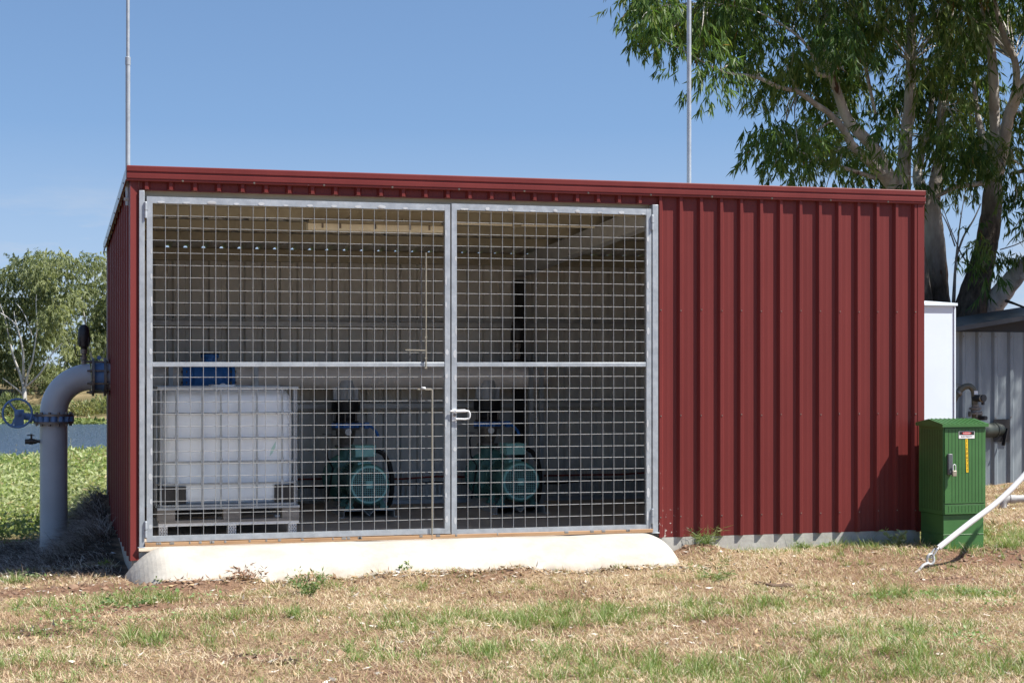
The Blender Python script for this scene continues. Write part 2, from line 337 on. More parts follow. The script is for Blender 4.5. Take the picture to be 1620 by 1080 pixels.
# ---- mesh gates
def gate(u0, u1, z0, z1, hinge_left, label):
    t = .044; y0, y1 = -.026, .016
    mb = MB()
    mb.box(u0, u0 + t, y0, y1, z0, z1); mb.box(u1 - t, u1, y0, y1, z0, z1)
    mb.box(u0 + t, u1 - t, y0 + .001, y1 - .001, z1 - t - .008, z1 - .001); mb.box(u0 + t, u1 - t, y0 + .001, y1 - .001, z0 + .001, z0 + t)
    # silver paint over the welds
    k = 0; u = u0 + .11
    while u < u1 - .05:
        w = rnd.uniform(.02, .045); h = rnd.uniform(.015, .034); zt = z1 - t - .008
        mb.prism([(u + w * math.cos(a) * rnd.uniform(.7, 1), y0 - .0002, zt + h * (.5 + .5 * math.sin(a)) * rnd.uniform(.8, 1)) for a in [i * math.pi / 4 for i in range(8)]],
                 [(u + w * .9 * math.cos(a), y0 - .0012, zt + h * (.5 + .45 * math.sin(a))) for a in [i * math.pi / 4 for i in range(8)]], 1)
        u += .196
    for us in ((u0 + t, 1), (u1 - t, -1)):
        z = z0 + .12
        while z < z1 - .1:
            if rnd.random() < .7:
                w = rnd.uniform(.006, .018); h = rnd.uniform(.02, .05); c = us[0] - us[1] * w
                mb.prism([(c + w * math.cos(a) * rnd.uniform(.7, 1), y0 - .0002, z + h * math.sin(a) * rnd.uniform(.8, 1)) for a in [i * math.pi / 4 for i in range(8)]],
                         [(c + w * .9 * math.cos(a), y0 - .0012, z + h * .9 * math.sin(a)) for a in [i * math.pi / 4 for i in range(8)]], 1)
            z += .196
    g = mb.build('mesh_gate', [GALV, WELD], shed); g['label'] = label
    def sub(mb, name, m, **k):
        me = mb.build(name, m, g, **k); return me
    mb = MB(); mb.box(u0 + t, u1 - t, y0 + .003, y1 - .003, 1.515, 1.552); sub(mb, 'mid_rail', GALV, bevel=.003)
    # welded wire
    mb = MB(); r = .0024; us, ue = u0 + t, u1 - t; zs, ze = z0 + t, z1 - t - .008
    n = max(2, round((ue - us) / .098)); st = (ue - us) / n
    def wob(): return rnd.uniform(-.0025, .0025)
    for i in range(1, n):
        u = us + i * st; a = wob(); mb.tube([(u + wob(), y0 + .006, zs - .02), (u + a, y0 + .006, (zs * 2 + ze) / 3), (u + wob(), y0 + .006, (zs + 2 * ze) / 3), (u, y0 + .006, ze + .008)], r, 6)
    z = 2.705
    while z - .0978 > zs - .01: z -= .0978
    while z < ze - .02:
        mb.tube([(us - .004, y0 + .0135, z + wob()), ((us + ue) / 2, y0 + .0135, z + wob()), (ue + .004, y0 + .0135, z + wob())], r, 6); z += .0978
    sub(mb, 'wire_mesh', WIRE)
    hx = u0 - .010 if hinge_left else u1 + .006
    for z in (.24, 2.74):
        mb = MB(); mb.cyl((hx, -.034, z - .06), (hx, -.034, z - .003), .011, 12); mb.cyl((hx, -.034, z + .002), (hx, -.034, z + .06), .011, 12)
        mb.box(hx - .02, hx, -.0305, -.0285, z - .055, z - .005); mb.box(hx, hx + .02, -.0305, -.0265, z + .004, z + .056)
        mb.lathe((hx, -.034, z + .06), (0, 0, 1), [(.011, 0), (.008, .008)], 12); sub(mb, 'hinge', GALV)
    return g
gl = gate(.131, 2.578, .142, 2.851, True, 'left mesh gate, wider leaf with a drop bolt')
gr = gate(2.590, 4.342, .128, 2.859, False, 'right mesh gate, narrower leaf with the loop latch')
mb = MB()
mb.tube([(2.575, -.045, 1.150), (2.70, -.05, 1.152), (2.728, -.055, 1.148), (2.737, -.058, 1.13), (2.737, -.058, 1.105), (2.728, -.055, 1.088), (2.70, -.05, 1.084), (2.62, -.045, 1.086)], .0075, 8)
mb.cyl((2.615, -.048, 1.15), (2.70, -.05, 1.152), .013, 10); mb.box(2.592, 2.628, -.032, -.0265, 1.07, 1.17); mb.lathe((2.613, -.033, 1.118), (0, -1, 0), [(.012, 0), (.012, .012), (.006, .013)], 10, 1)
mb.lathe((2.613, -.033, 1.15), (0, -1, 0), [(.016, 0), (.016, .02), (.006, .022)], 10)
mb.build('latch', [SILVER, STEEL], gr)
CREAMR = mat('bare_rod', (.27, .25, .20), .5, .2, var=.1)
mb = MB(); mb.cyl((2.421, -.040, .10), (2.421, -.040, 1.33), .006, 8); mb.bar((2.421, -.04, 1.33), (2.295, -.055, 1.333), .008, .012)
mb.lathe((2.345, -.055, 1.335), (0, 0, 1), [(.02, 0), (.02, .012), (.012, .016)], 10, 1)
mb.cyl((2.370, -.038, 1.50), (2.370, -.038, 2.45), .006, 8); mb.bar((2.370, -.038, 1.65), (2.195, -.05, 1.653), .008, .010)
for z in (1.58, 1.50, 1.75): mb.box(2.36, 2.38, -.0445, -.03, z, z + .012)
mb.build('drop_bolt', [CREAMR, SILVER], gl)
# ------------------------------------------------------------------ ground
def sst(x, a, b): 
    t = np.clip((np.asarray(x, float) - a) / (b - a), 0, 1); return t * t * (3 - 2 * t)
def vnoise(x, y, s, seed=0):
    """smooth value noise in 0..1"""
    x = np.asarray(x, float) / s + 17.3 * seed; y = np.asarray(y, float) / s - 9.1 * seed
    xi = np.floor(x).astype(np.int64); yi = np.floor(y).astype(np.int64); fx = x - xi; fy = y - yi
    fx = fx * fx * (3 - 2 * fx); fy = fy * fy * (3 - 2 * fy)
    def h(i, j):
        n = (i * 374761393 + j * 668265263 + seed * 1442695) & 0x7fffffff; n = ((n ^ (n >> 13)) * 1274126177) & 0x7fffffff
        return ((n ^ (n >> 16)) & 0xffff) / 65535.0
    return (h(xi, yi) * (1 - fx) + h(xi + 1, yi) * fx) * (1 - fy) + (h(xi, yi + 1) * (1 - fx) + h(xi + 1, yi + 1) * fx) * fy
WATER = -2.5
def hfun(x, y):
    x = np.asarray(x, float); y = np.asarray(y, float)
    D = (x - CAMPOS.x) * FWD.x + (y - CAMPOS.y) * FWD.y; Lt = (x - CAMPOS.x) * RIGHT.x + (y - CAMPOS.y) * RIGHT.y
    z = -.145 + .075 * sst(x, 4.2, 5.2) * sst(y, -1.3, -.25) + 0 * x
    z = z + .07 * sst(x, 5.5, 6.6) * sst(y, -1.6, -.5) * sst(-y, -.5, .5) * .4
    z = z - .19 * sst(-x, .05, .55) * sst(y, .2, 3.2) - .05 * sst(-x, .3, 2.2) * sst(y, -1, 1)
    z = z + .36 * np.exp(-((x + .02) / .33) ** 2 - ((y - 4.25) / .7) ** 2) + .12 * np.exp(-((x + .1) / .3) ** 2 - ((y - 2.6) / 1.0) ** 2)
    z = z + .10 * np.exp(-((x - 4.72) / .30) ** 2 - ((y + .05) / .28) ** 2)
    z = z - .05 * np.exp(-((x - 5.2) / .35) ** 2 - ((y + .12) / .16) ** 2)
    z = z + (.015 + .075 * vnoise(x, 0 * x, .28, 71)) * np.exp(-((y + .70) / .15) ** 2) * sst(x, -.1, .3) * (1 - sst(x, 4.3, 4.6))
    amp = sst(D, 4, 9) * (1 - sst(D, 60, 75))
    z = z + amp * (.035 * (vnoise(x, y, .9, 1) - .5) + .022 * (vnoise(x, y, .25, 2) - .5) + .012 * (vnoise(x, y, .11, 3) - .5))
    bank = np.interp(D, [0, 18, 66, 74, 78, 119, 124, 126, 132, 140, 170, 400], [0, 0, -1.88, -2.42, -3.3, -3.3, -2.35, -1.95, -1.0, .2, .5, .8])
    z = z + bank * (1 - sst(Lt, 5.2, 9) * (1 - sst(D, 26, 60)))
    return z
def axis(a, b, st, far, g=1.14):
    L = list(np.arange(a, b + 1e-6, st)); s = st; v = b
    while v < far: s *= g; v += s; L.append(v)
    s = st; v = a; out = []
    while v > -far: s *= g; v -= s; out.append(v)
    return np.array(out[::-1] + L)
gx = axis(-5, 9, .09, 520, 1.11); gy = axis(-7, 5, .09, 620, 1.07)
X, Y = np.meshgrid(gx, gy); Z = hfun(X, Y)
nx, ny = len(gx), len(gy)
vv = np.stack([X.ravel(), Y.ravel(), Z.ravel()], 1)
ii = np.arange(nx * ny).reshape(ny, nx)
quads = np.stack([ii[:-1, :-1].ravel(), ii[:-1, 1:].ravel(), ii[1:, 1:].ravel(), ii[1:, :-1].ravel()], 1)
def np_mesh(name, verts, quads, matidx=None, smooth=False):
    me = bpy.data.meshes.new(name); n = len(quads); k = quads.shape[1]
    me.vertices.add(len(verts)); me.vertices.foreach_set('co', np.ascontiguousarray(verts, np.float32).ravel())
    me.loops.add(n * k); me.loops.foreach_set('vertex_index', np.ascontiguousarray(quads, np.int32).ravel())
    me.polygons.add(n); me.polygons.foreach_set('loop_start', np.arange(0, n * k, k, dtype=np.int32))
    me.polygons.foreach_set('loop_total', np.full(n, k, np.int32))
    if matidx is not None: me.polygons.foreach_set('material_index', np.ascontiguousarray(matidx, np.int32))
    if smooth: me.polygons.foreach_set('use_smooth', np.ones(n, bool))
    me.update(calc_edges=True); return me

def ground_material():
    m = bpy.data.materials.new('soil_and_thatch'); m.use_nodes = True; nt = m.node_tree; N = nt.nodes; L = nt.links; p = N['Principled BSDF']
    p.inputs['Roughness'].default_value = .95; p.inputs['Specular IOR Level'].default_value = .15
    geo = N.new('ShaderNodeNewGeometry'); sp = N.new('ShaderNodeSeparateXYZ'); L.new(geo.outputs['Position'], sp.inputs[0])
    def noise(s, d=6, r=.65):
        n = N.new('ShaderNodeTexNoise'); n.inputs['Scale'].default_value = s; n.inputs['Detail'].default_value = d; n.inputs['Roughness'].default_value = r
        L.new(geo.outputs['Position'], n.inputs['Vector']); return n.outputs['Fac']
    def ramp(f, a, b, ca, cb):
        c = N.new('ShaderNodeValToRGB'); c.color_ramp.elements[0].position = a; c.color_ramp.elements[1].position = b
        c.color_ramp.elements[0].color = (*ca, 1); c.color_ramp.elements[1].color = (*cb, 1); L.new(f, c.inputs[0]); return c.outputs[0]
    def rng_(f, a, b, c=0, d=1):
        r = N.new('ShaderNodeMapRange'); r.inputs[1].default_value = a; r.inputs[2].default_value = b; r.inputs[3].default_value = c; r.inputs[4].default_value = d
        L.new(f, r.inputs[0]); return r.outputs[0]
    def mix(f, a, b):
        x = N.new('ShaderNodeMix'); x.data_type = 'RGBA'; L.new(f, x.inputs[0]); L.new(a, x.inputs[6]); L.new(b, x.inputs[7]); return x.outputs[2]
    earth = ramp(noise(16), .3, .7, (.12, .068, .045), (.33, .21, .14))
    straw = ramp(noise(40), .3, .7, (.19, .125, .078), (.46, .335, .215))
    c = mix(rng_(noise(1.3, 3), .40, .60), earth, straw)
    at_ = N.new('ShaderNodeAttribute'); at_.attribute_name = 'bare'
    red = ramp(noise(24), .3, .72, (.10, .05, .032), (.30, .175, .115)); c = mix(at_.outputs['Fac'], c, red)
    green = ramp(noise(30), .3, .7, (.07, .105, .028), (.18, .22, .07))
    mm = N.new('ShaderNodeMath'); mm.operation = 'MULTIPLY'; L.new(rng_(sp.outputs['Y'], 5.2, 7.0), mm.inputs[0]); L.new(rng_(sp.outputs['X'], 8.5, 6.0), mm.inputs[1])
    c = mix(mm.outputs[0], c, green)
    far = ramp(noise(.35, 5), .35, .65, (.09, .08, .035), (.27, .21, .12))
    c = mix(rng_(sp.outputs['Y'], 95, 101), c, far)
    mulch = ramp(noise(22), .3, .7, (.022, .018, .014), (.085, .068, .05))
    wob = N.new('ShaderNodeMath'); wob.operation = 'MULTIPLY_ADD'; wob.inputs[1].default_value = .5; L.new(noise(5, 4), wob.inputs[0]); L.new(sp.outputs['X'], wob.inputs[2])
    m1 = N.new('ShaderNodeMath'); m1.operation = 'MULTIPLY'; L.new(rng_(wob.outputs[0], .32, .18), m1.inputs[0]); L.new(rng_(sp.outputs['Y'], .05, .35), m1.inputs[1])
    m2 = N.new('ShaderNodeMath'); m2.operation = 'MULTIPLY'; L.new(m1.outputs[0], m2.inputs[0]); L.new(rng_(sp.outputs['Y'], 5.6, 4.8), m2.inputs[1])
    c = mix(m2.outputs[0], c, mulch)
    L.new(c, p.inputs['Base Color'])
    b = N.new('ShaderNodeBump'); b.inputs['Strength'].default_value = .8; b.inputs['Distance'].default_value = .03; L.new(noise(55, 5), b.inputs['Height']); L.new(b.outputs[0], p.inputs['Normal'])
    return m
def gz(px, py): 
    d = FWD + RIGHT * ((px - CX) / FPX) + Vector((0, 0, (HORIZ - py) / FPX)); t = (-.145 - CAMPOS.z) / d.z; p = CAMPOS + d * t
    if p.y > -.07 and p.x > .0: p = CAMPOS + d * ((-.07 - CAMPOS.y) / d.y)
    return p.x, p.y
BARE = [(110, 905, .7, .35), (250, 935, .5, .18), (80, 1000, .45, .25), (1560, 890, .8, .45), (1500, 915, .4, .2), (420, 1040, .4, .12), (150, 930, .9, .2), (300, 905, .7, .2), (1120, 880, .4, .15), (60, 940, .7, .22), (260, 960, .6, .16), (380, 920, .4, .08), (760, 905, .5, .06)]
BC = [gz(a, b) + (rx, ry) for a, b, rx, ry in BARE]
def bare(x, y):
    g = np.zeros_like(x)
    for cx, cy, rx, ry in BC: g += np.exp(-((x - cx) / rx) ** 2 - ((y - cy) / ry) ** 2)
    return np.clip(g, 0, 1)
gme = np_mesh('ground', vv, quads, smooth=True); ga = gme.attributes.new('bare', 'FLOAT', 'POINT')
ga.data.foreach_set('value', (bare(vv[:, 0], vv[:, 1]) * np.clip(.5 + 1.0 * vnoise(vv[:, 0], vv[:, 1], .3, 61), 0, 1)).astype(np.float32))
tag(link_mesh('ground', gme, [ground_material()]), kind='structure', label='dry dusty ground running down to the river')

def water_material():
    m = bpy.data.materials.new('river_water'); m.use_nodes = True; nt = m.node_tree; N = nt.nodes; L = nt.links; p = N['Principled BSDF']
    p.inputs['Base Color'].default_value = (.05, .085, .14, 1); p.inputs['Roughness'].default_value = .22
    geo = N.new('ShaderNodeNewGeometry'); mp = N.new('ShaderNodeMapping'); mp.inputs['Scale'].default_value = (1, 1, 1); L.new(geo.outputs['Position'], mp.inputs[0])
    n = N.new('ShaderNodeTexNoise'); n.inputs['Scale'].default_value = 3.5; n.inputs['Detail'].default_value = 4; L.new(mp.outputs[0], n.inputs['Vector'])
    b = N.new('ShaderNodeBump'); b.inputs['Strength'].default_value = 1.0; b.inputs['Distance'].default_value = .5; L.new(n.outputs['Fac'], b.inputs['Height']); L.new(b.outputs[0], p.inputs['Normal'])
    return m
mb = MB(); c0 = at(810, 579, 100); 
pts = [CAMPOS + FWD * d + RIGHT * l for d, l in ((60, -300), (60, 300), (134, 300), (134, -300))]
mb.add([(p.x, p.y, WATER) for p in pts], [(0, 3, 2, 1)]); 
tag(mb.build('water', water_material(), smooth=0), kind='structure', label='still grey blue river water')

# ------------------------------------------------------------------ concrete ramp at the gates
mb = MB(); nu, nt_ = 150, 14
def apron_edge(u):
    a = max(0.0, min(1.0, (u + .06) / .42)); b = max(0.0, min(1.0, (4.53 - u) / .55))
    e = math.sqrt(max(0, 1 - (1 - a) ** 2)) * math.sqrt(max(0, 1 - (1 - b) ** 2.4))
    return .04 + e * (.53 + .03 * math.sin(u * 1.7) + .02 * math.sin(u * 4.1 + 1) + .012 * math.sin(u * 13))
m = WHITEC; N = m.node_tree.nodes; L = m.node_tree.links; p = N['Principled BSDF']; old = p.inputs['Base Color'].links[0].from_socket
geo = N.new('ShaderNodeNewGeometry'); sp = N.new('ShaderNodeSeparateXYZ'); L.new(geo.outputs['Position'], sp.inputs[0]); nz = N.new('ShaderNodeTexNoise'); nz.inputs['Scale'].default_value = 3.2; nz.inputs['Detail'].default_value = 7; nz.inputs['Roughness'].default_value = .7; L.new(geo.outputs['Position'], nz.inputs['Vector'])
zr_ = N.new('ShaderNodeMapRange'); zr_.inputs[1].default_value = .0; zr_.inputs[2].default_value = -.13; zr_.inputs[3].default_value = 0; zr_.inputs[4].default_value = .30; L.new(sp.outputs['Z'], zr_.inputs[0])
ad = N.new('ShaderNodeMath'); ad.operation = 'ADD'; L.new(nz.outputs['Fac'], ad.inputs[0]); L.new(zr_.outputs[0], ad.inputs[1])
st = N.new('ShaderNodeMapRange'); st.inputs[1].default_value = .60; st.inputs[2].default_value = .95; st.inputs[3].default_value = 0; st.inputs[4].default_value = .75; L.new(ad.outputs[0], st.inputs[0])
mx = N.new('ShaderNodeMix'); mx.data_type = 'RGBA'; mx.inputs[7].default_value = (.30, .225, .155, 1); L.new(st.outputs[0], mx.inputs[0]); L.new(old, mx.inputs[6]); L.new(mx.outputs[2], p.inputs['Base Color'])
rows = []
for i in range(nu + 1):
    u = -.06 + i / nu * 4.59; fe = apron_edge(u); row = []
    for j in range(nt_ + 1):
        t = j / nt_; y = -.035 - fe * t
        z = .100 - .012 * t - .255 * max(0, t - .22) ** 1.45 * (fe / .55) + .004 * math.sin(u * 5 + t * 4)
        z -= .24 * max(0, 1 - (u + .06) / .34) ** 2 + .17 * max(0, 1 - (4.53 - u) / .28) ** 2
        row.append((u + .012 * math.sin(j * 2.1) * (1 if i in (0, nu) else 0), y, z))
    y = row[-1][1]; jf = min(1, max(0, (u - .1) / .35)); row.append((u, y - .012 + jf * rnd.uniform(-.016, .010), row[-1][2] - .022 + jf * rnd.uniform(-.008, .008))); row.append((u, y + .004, row[-1][2] - .2))
    rows.append(row)
k = len(rows[0])
for i in range(nu):
    mb.add(rows[i] + rows[i + 1], [(j, j + 1, k + j + 1, k + j) for j in range(k - 2)], 0)
    mb.add(rows[i] + rows[i + 1], [(j, j + 1, k + j + 1, k + j) for j in range(k - 2, k - 1)], 1)
for rr in (rows[0], rows[-1]):
    base = [(p[0], p[1], -.35) for p in rr]; mb.strip(rr, base, 1)
ramp = mb.build('concrete_ramp', [WHITEC, CRUMB], org=(2.2, -.3, -.1), smooth=50)
tag(ramp, 'white concrete ramp with rounded ends along the foot of the gates', 'ramp')

# ------------------------------------------------------------------ masts on the roof
t = thing('aerial_mast', (.0, .25, 3.02), 'thin grey mast above the left corner of the shed', 'mast', 'aerial masts on the shed')
mb = MB(); mb.tube([(.0, .25, 2.80), (.0, .25, 3.95)], .019, 12); mb.lathe((.0, .25, 3.95), (0, 0, 1), [(.022, -.03), (.022, .03), (.014, .035)], 12); mb.tube([(.0, .25, 3.95), (.0, .25, 8.2)], .014, 12)
mb.build('pole', GALV, t)
mb = MB(); mb.box(-.03, .035, .215, .285, 2.84, 2.86); mb.build('bracket', GALVD, t)
t = thing('aerial_mast', (5.057, .9, 3.02), 'grey pipe mast rising from the roof in front of the gum tree', 'mast', 'aerial masts on the shed')
mb = MB(); mb.tube([(5.057, .9, 2.95), (5.057, .9, 8.4)], .021, 14); mb.build('pole', GALV, t)
mb = MB(); mb.lathe((5.057, .9, 2.99), (0, 0, 1), [(.09, 0), (.09, .01), (.04, .05), (.026, .07)], 16); mb.build('flashing', BLACK, t)

# ------------------------------------------------------------------ inside the shed
FL = .058
# lamps under the second purlin
t = thing('batten_light', (2.24, 1.5, 2.78), 'yellowed fluorescent batten light under the roof behind the wider gate', 'lamp')
mb = MB(); mb.box(1.64, 2.86, 1.45, 1.53, 2.795, 2.83); mb.box(2.0, 2.03, 1.48, 1.51, 2.828, 2.862); mb.box(2.5, 2.53, 1.48, 1.51, 2.828, 2.862); mb.build('housing', CREAM, t, bevel=.004)
mb = MB(); ring = lambda x: [(x, 1.44, 2.795), (x, 1.437, 2.765), (x, 1.45, 2.738), (x, 1.49, 2.728), (x, 1.53, 2.738), (x, 1.543, 2.765), (x, 1.54, 2.795)]
mb.prism(ring(1.63), ring(2.87)); mb.build('diffuser', LIGHTP, t)
for x in (1.76, 1.92, 2.24, 2.56, 2.74):
    mb = MB(); mb.box(x - .008, x + .008, 1.431, 1.4365, 2.755, 2.80); mb.build('clip', STEEL, t)
t = thing('conduit', (3.65, 1.42, 2.82), 'thin cream conduit along the purlin behind the narrower gate', 'conduit')
mb = MB(); mb.tube([(2.95, 1.43, 2.825), (3.4, 1.43, 2.822), (4.32, 1.43, 2.822)], .014, 8); mb.build('tube', LIGHTP, t)
mb = MB(); mb.box(3.52, 3.60, 1.40, 1.46, 2.795, 2.85); mb.build('junction_box', CREAM, t, bevel=.004)

# header pipe
HY, HZ = 3.85, 1.408
pipe = thing('header_pipe', (2.4, HY, HZ), 'long grey header pipe with a blue flow meter along the back of the shed', 'pipe')
mb = MB(); mb.lathe((.03, HY, HZ), (1, 0, 0), [(.122, 0), (.122, .70)], 28); mb.lathe((1.25, HY, HZ), (1, 0, 0), [(.122, 0), (.122, 3.18), (.125, 3.185), (.125, 3.2), (.122, 3.205), (.122, 3.27), (.105, 3.33), (.06, 3.37), (0, 3.38)], 28)
mb.build('pipe', PIPEI, pipe)
mb = MB(); mb.lathe((.72, HY, HZ), (1, 0, 0), [(.165, 0), (.165, .03), (.115, .032), (.115, .10), (.128, .12), (.128, .40), (.115, .42), (.115, .488), (.165, .49), (.165, .52)], 28)
mb.lathe((1.0, HY - .02, HZ + .10), (0, 0, 1), [(.075, 0), (.075, .09), (.09, .095), (.095, .125), (.085, .14)], 20)
met = mb.build('flow_meter', BLUE, pipe)
for x in (.735, 1.225):
    for a in range(8):
        q = a * math.pi / 4 + .39; mb = MB(); mb.lathe((x - .03, HY + .143 * math.cos(q), HZ + .143 * math.sin(q)), (1, 0, 0), [(.014, 0), (.014, .06)], 6); mb.build('bolt', STEEL, met)
mb = MB(); mb.lathe((1.12, HY - .12, HZ - .095), (0, -1, 0), [(.035, 0), (.035, .03), (.02, .032)], 14); mb.build('plug', SILVER, met)
mb = MB(); mb.lathe((1.0, HY - .02, HZ + .235), (0, 0, 1), [(.098, 0), (.098, .012), (.08, .02)], 20); mb.build('lid', BLACKP, met)
for x in (.60, 1.455, 4.375, 4.49):
    mb = MB(); y = HY - .16; mb.box(x - .022, x + .022, y - .004, y, FL, 1.53); mb.box(x - .022, x - .018, y, y + .035, FL, 1.53); mb.box(x + .018, x + .022, y, y + .035, FL, 1.53)
    mb.box(x - .06, x + .06, y - .05, y + .07, FL, FL + .006); mb.build('support_post', GALV, pipe)
# black air valve and saddle
def air_valve(b, parent, n1, egg0, egg1, r=.058):
    mb = MB(); x, y, z = b
    mb.lathe((x, y, z), (0, 0, 1), [(.026, 0), (.026, .05), (.033, .055), (.033, .085), (.024, .09), (.024, n1 - .05), (.034, n1 - .045), (.034, n1)], 14)
    v = mb.build('nipple', STEEL, parent)
    mb = MB(); h = egg1 - egg0; mb.lathe((x, y, z + n1), (0, 0, 1), [(.03, 0), (.036, .02), (.05 * r / .058, .03), (r * .98, .10 * h / .26), (r, .14 * h / .26), (r * .98, .16 * h / .26), (r * .96, .165 * h / .26), (r * .93, .19 * h / .26), (r * .78, .225 * h / .26), (r * .45, .255 * h / .26), (0, .262 * h / .26)], 20)
    for i in range(8):
        q = i * math.pi / 4; mb.box(x + r * math.cos(q) - .004, x + r * math.cos(q) + .004, y + r * math.sin(q) - .004, y + r * math.sin(q) + .004, z + n1 + .03, z + n1 + .12)
    v2 = mb.build('air_valve', BLACKP, parent)
    mb = MB(); mb.tube([(x - .02, y - .02, z + .09), (x - .065, y - .03, z + .09), (x - .085, y - .03, z + .12), (x - .088, y - .03, z + .22)], .006, 6); mb.build('handle', BLACKP, v2)
    return v2
mb = MB(); mb.lathe((4.27, HY, HZ + .06), (0, 0, 1), [(.20, .07), (.20, .11), (.06, .112), (.06, .13)], 22); mb.build('saddle', BLACKP, pipe)
air_valve((4.27, HY, HZ + .165), pipe, .19, .0, .27, .075)

# two pump sets
def make_pump(label, name='water_pump'):
    t = thing(name, (0, 0, 0), label, 'pump', 'electric pump sets in the shed')
    mb = MB(); s = .003                        # folded base channel with a V in its middle
    pr_ = [(-.25, 0), (-.245, .072), (-.05, .074), (0, .022), (.05, .074), (.245, .072), (.25, 0)]
    A = [(x, 0, z) for x, z in pr_]; B = [(x, 1.15, z) for x, z in pr_]; mb.strip(A, B); 
    A2 = [(x, 0, z - .006 if 0 < i < 6 else z) for i, (x, z) in enumerate(pr_)]; A2 = [(x * .985, y, z) for x, y, z in A2]; mb.strip([(x, 1.15, z) for x, _, z in A2], A2); mb.strip(A2, A)
    mb.box(-.30, -.245, .0, .05, 0, .006); mb.box(.245, .30, 0, .05, 0, .006); mb.build('base_frame', GALVD, t, smooth=0)
    mz = .318
    mb = MB(); mb.lathe((0, .0, mz), (0, 1, 0), [(.183, .0), (.197, .012), (.200, .03), (.200, .20), (.194, .205), (.178, .21), (.178, .62), (.195, .625), (.195, .66), (.16, .70)], 36)
    for i in range(44):
        q = i * 2 * math.pi / 44; c, s_ = math.cos(q), math.sin(q)
        if s_ > .93: continue
        mb.obox((.187 * c, .41, mz + .187 * s_), (.014 * c, 0, .014 * s_), (0, .19, 0), (-.0022 * s_, 0, .0022 * c))
    for sx in (-1, 1):
        for y in (.16, .52):
            mb.box(sx * .17 - .04, sx * .17 + .04, y - .035, y + .035, .075, .10); mb.prism([(sx * .17 - .025, y - .02, .10), (sx * .17 + .025, y - .02, .10), (sx * .17 + .025, y + .02, .10), (sx * .17 - .025, y + .02, .10)], [(sx * .12 - .02, y - .02, .2), (sx * .12 + .02, y - .02, .2), (sx * .12 + .02, y + .02, .2), (sx * .12 - .02, y + .02, .2)])
    mb.build('motor', TEAL, t, smooth=30, bevel=0)
    mb = MB(); R = .180
    mb.lathe((0, -.004, mz), (0, 1, 0), [(R - .018, .002), (R - .016, -.004), (R, -.004), (R + .004, .004), (R - .016, .006), (R - .018, .002)], 48, 0, False)
    g = .018; k = int(R / g)
    for i in range(-k, k + 1):
        u = i * g; h = math.sqrt(max(0, (R - .008) ** 2 - u * u))
        if h > .02:
            mb.box(u - .0018, u + .0018, -.0070, -.0045, mz - h, mz + h); mb.box(-h, h, -.0066, -.0049, mz + u - .0018, mz + u + .0018)
    mb.box(-.03, .03, -.0095, -.0042, mz - .035, mz + .035)
    mb.build('fan_grille', TEALL, t)
    mb = MB(); mb.lathe((0, -.0015, mz), (0, 1, 0), [(.165, 0), (.165, .0012)], 32); mb.build('fan_opening', BLACK, t)
    mb = MB(); mb.box(-.125, .085, .12, .36, mz + .215, mz + .222); mb.box(-.085, .045, .14, .34, mz + .17, mz + .216); mb.box(-.115, .085, .115, .365, mz + .262, mz + .35); mb.box(-.12, .09, .11, .37, mz + .352, mz + .372)
    bx = mb.build('terminal_box', TEAL if 0 else TEALL, t, bevel=.006)
    mb = MB(); mb.tube([(.085, .24, mz + .31), (.13, .24, mz + .315), (.19, .24, mz + .28), (.245, .24, mz + .19), (.272, .24, mz + .06), (.275, .25, mz - .08), (.262, .27, mz - .19), (.235, .32, mz - .262)], .024, 10)
    mb.tube([(.235, .32, .03), (.20, .6, .012), (.1, 1.2, .012)], .02, 8); mb.build('power_cable', BLACK, t)
    # lantern and volute
    mb = MB(); mb.lathe((0, .70, mz), (0, 1, 0), [(.10, 0), (.10, .22), (.2, .24), (.2, .27)], 24)
    for q in (.6, 2.5, 3.9, 5.5):
        mb.obox((.15 * math.cos(q), .80, mz + .15 * math.sin(q)), (.035 * math.cos(q), 0, .035 * math.sin(q)), (0, .13, 0), (-.012 * math.sin(q), 0, .012 * math.cos(q)))
    mb.build('lantern', TEAL, t)
    mb = MB(); vy = 1.28; pts = []; rs = []
    for i in range(30):
        q = math.pi * .5 + i / 29 * 2 * math.pi; rr = .105 + .04 * (i / 29); c = .165 + .012 * (i / 29)
        pts.append((c * math.cos(-q) , vy, mz + c * math.sin(q) * 1)); rs.append(.075 + .028 * (i / 29))
    mb.tube(pts, rs, 14); mb.lathe((0, vy - .09, mz), (0, 1, 0), [(.17, 0), (.2, .03), (.2, .15), (.17, .18)], 28); mb.lathe((0, vy, mz + .18), (0, 0, 1), [(.075, 0), (.07, .10), (.105, .102), (.105, .125)], 20)
    mb.lathe((0, vy + .08, mz), (0, 1, 0), [(.13, 0), (.11, .12), (.17, .122), (.17, .15), (.11, .152), (.11, .3)], 24)
    mb.box(-.12, .12, vy - .06, vy + .06, .0, .14); mb.build('pump_casing', TEAL, t, smooth=40)
    # discharge: reducer, butterfly valve, check valve, coupling
    bz = mz + .305
    mb = MB(); mb.lathe((.0, vy, bz), (0, 0, 1), [(.115, 0), (.115, .02), (.072, .022), (.082, .06), (.10, .13), (.105, .175), (.145, .177), (.145, .198)], 24); mb.build('reducer', STEEL, t)
    mb = MB(); mb.lathe((0, vy - .105, bz + .16), (0, -1, 0), [(.012, -.02), (.012, .03), (.034, .031), (.034, .05)], 18, 0); mb.lathe((0, vy - .1562, bz + .16), (0, -1, 0), [(.030, 0), (.030, .001)], 18, 1); mb.build('pressure_gauge', [SILVER, SIGNW], t)
    z = bz + .20
    mb = MB(); mb.lathe((0, vy, z), (0, 0, 1), [(.115, 0), (.135, .004), (.135, .048), (.115, .052)], 24)
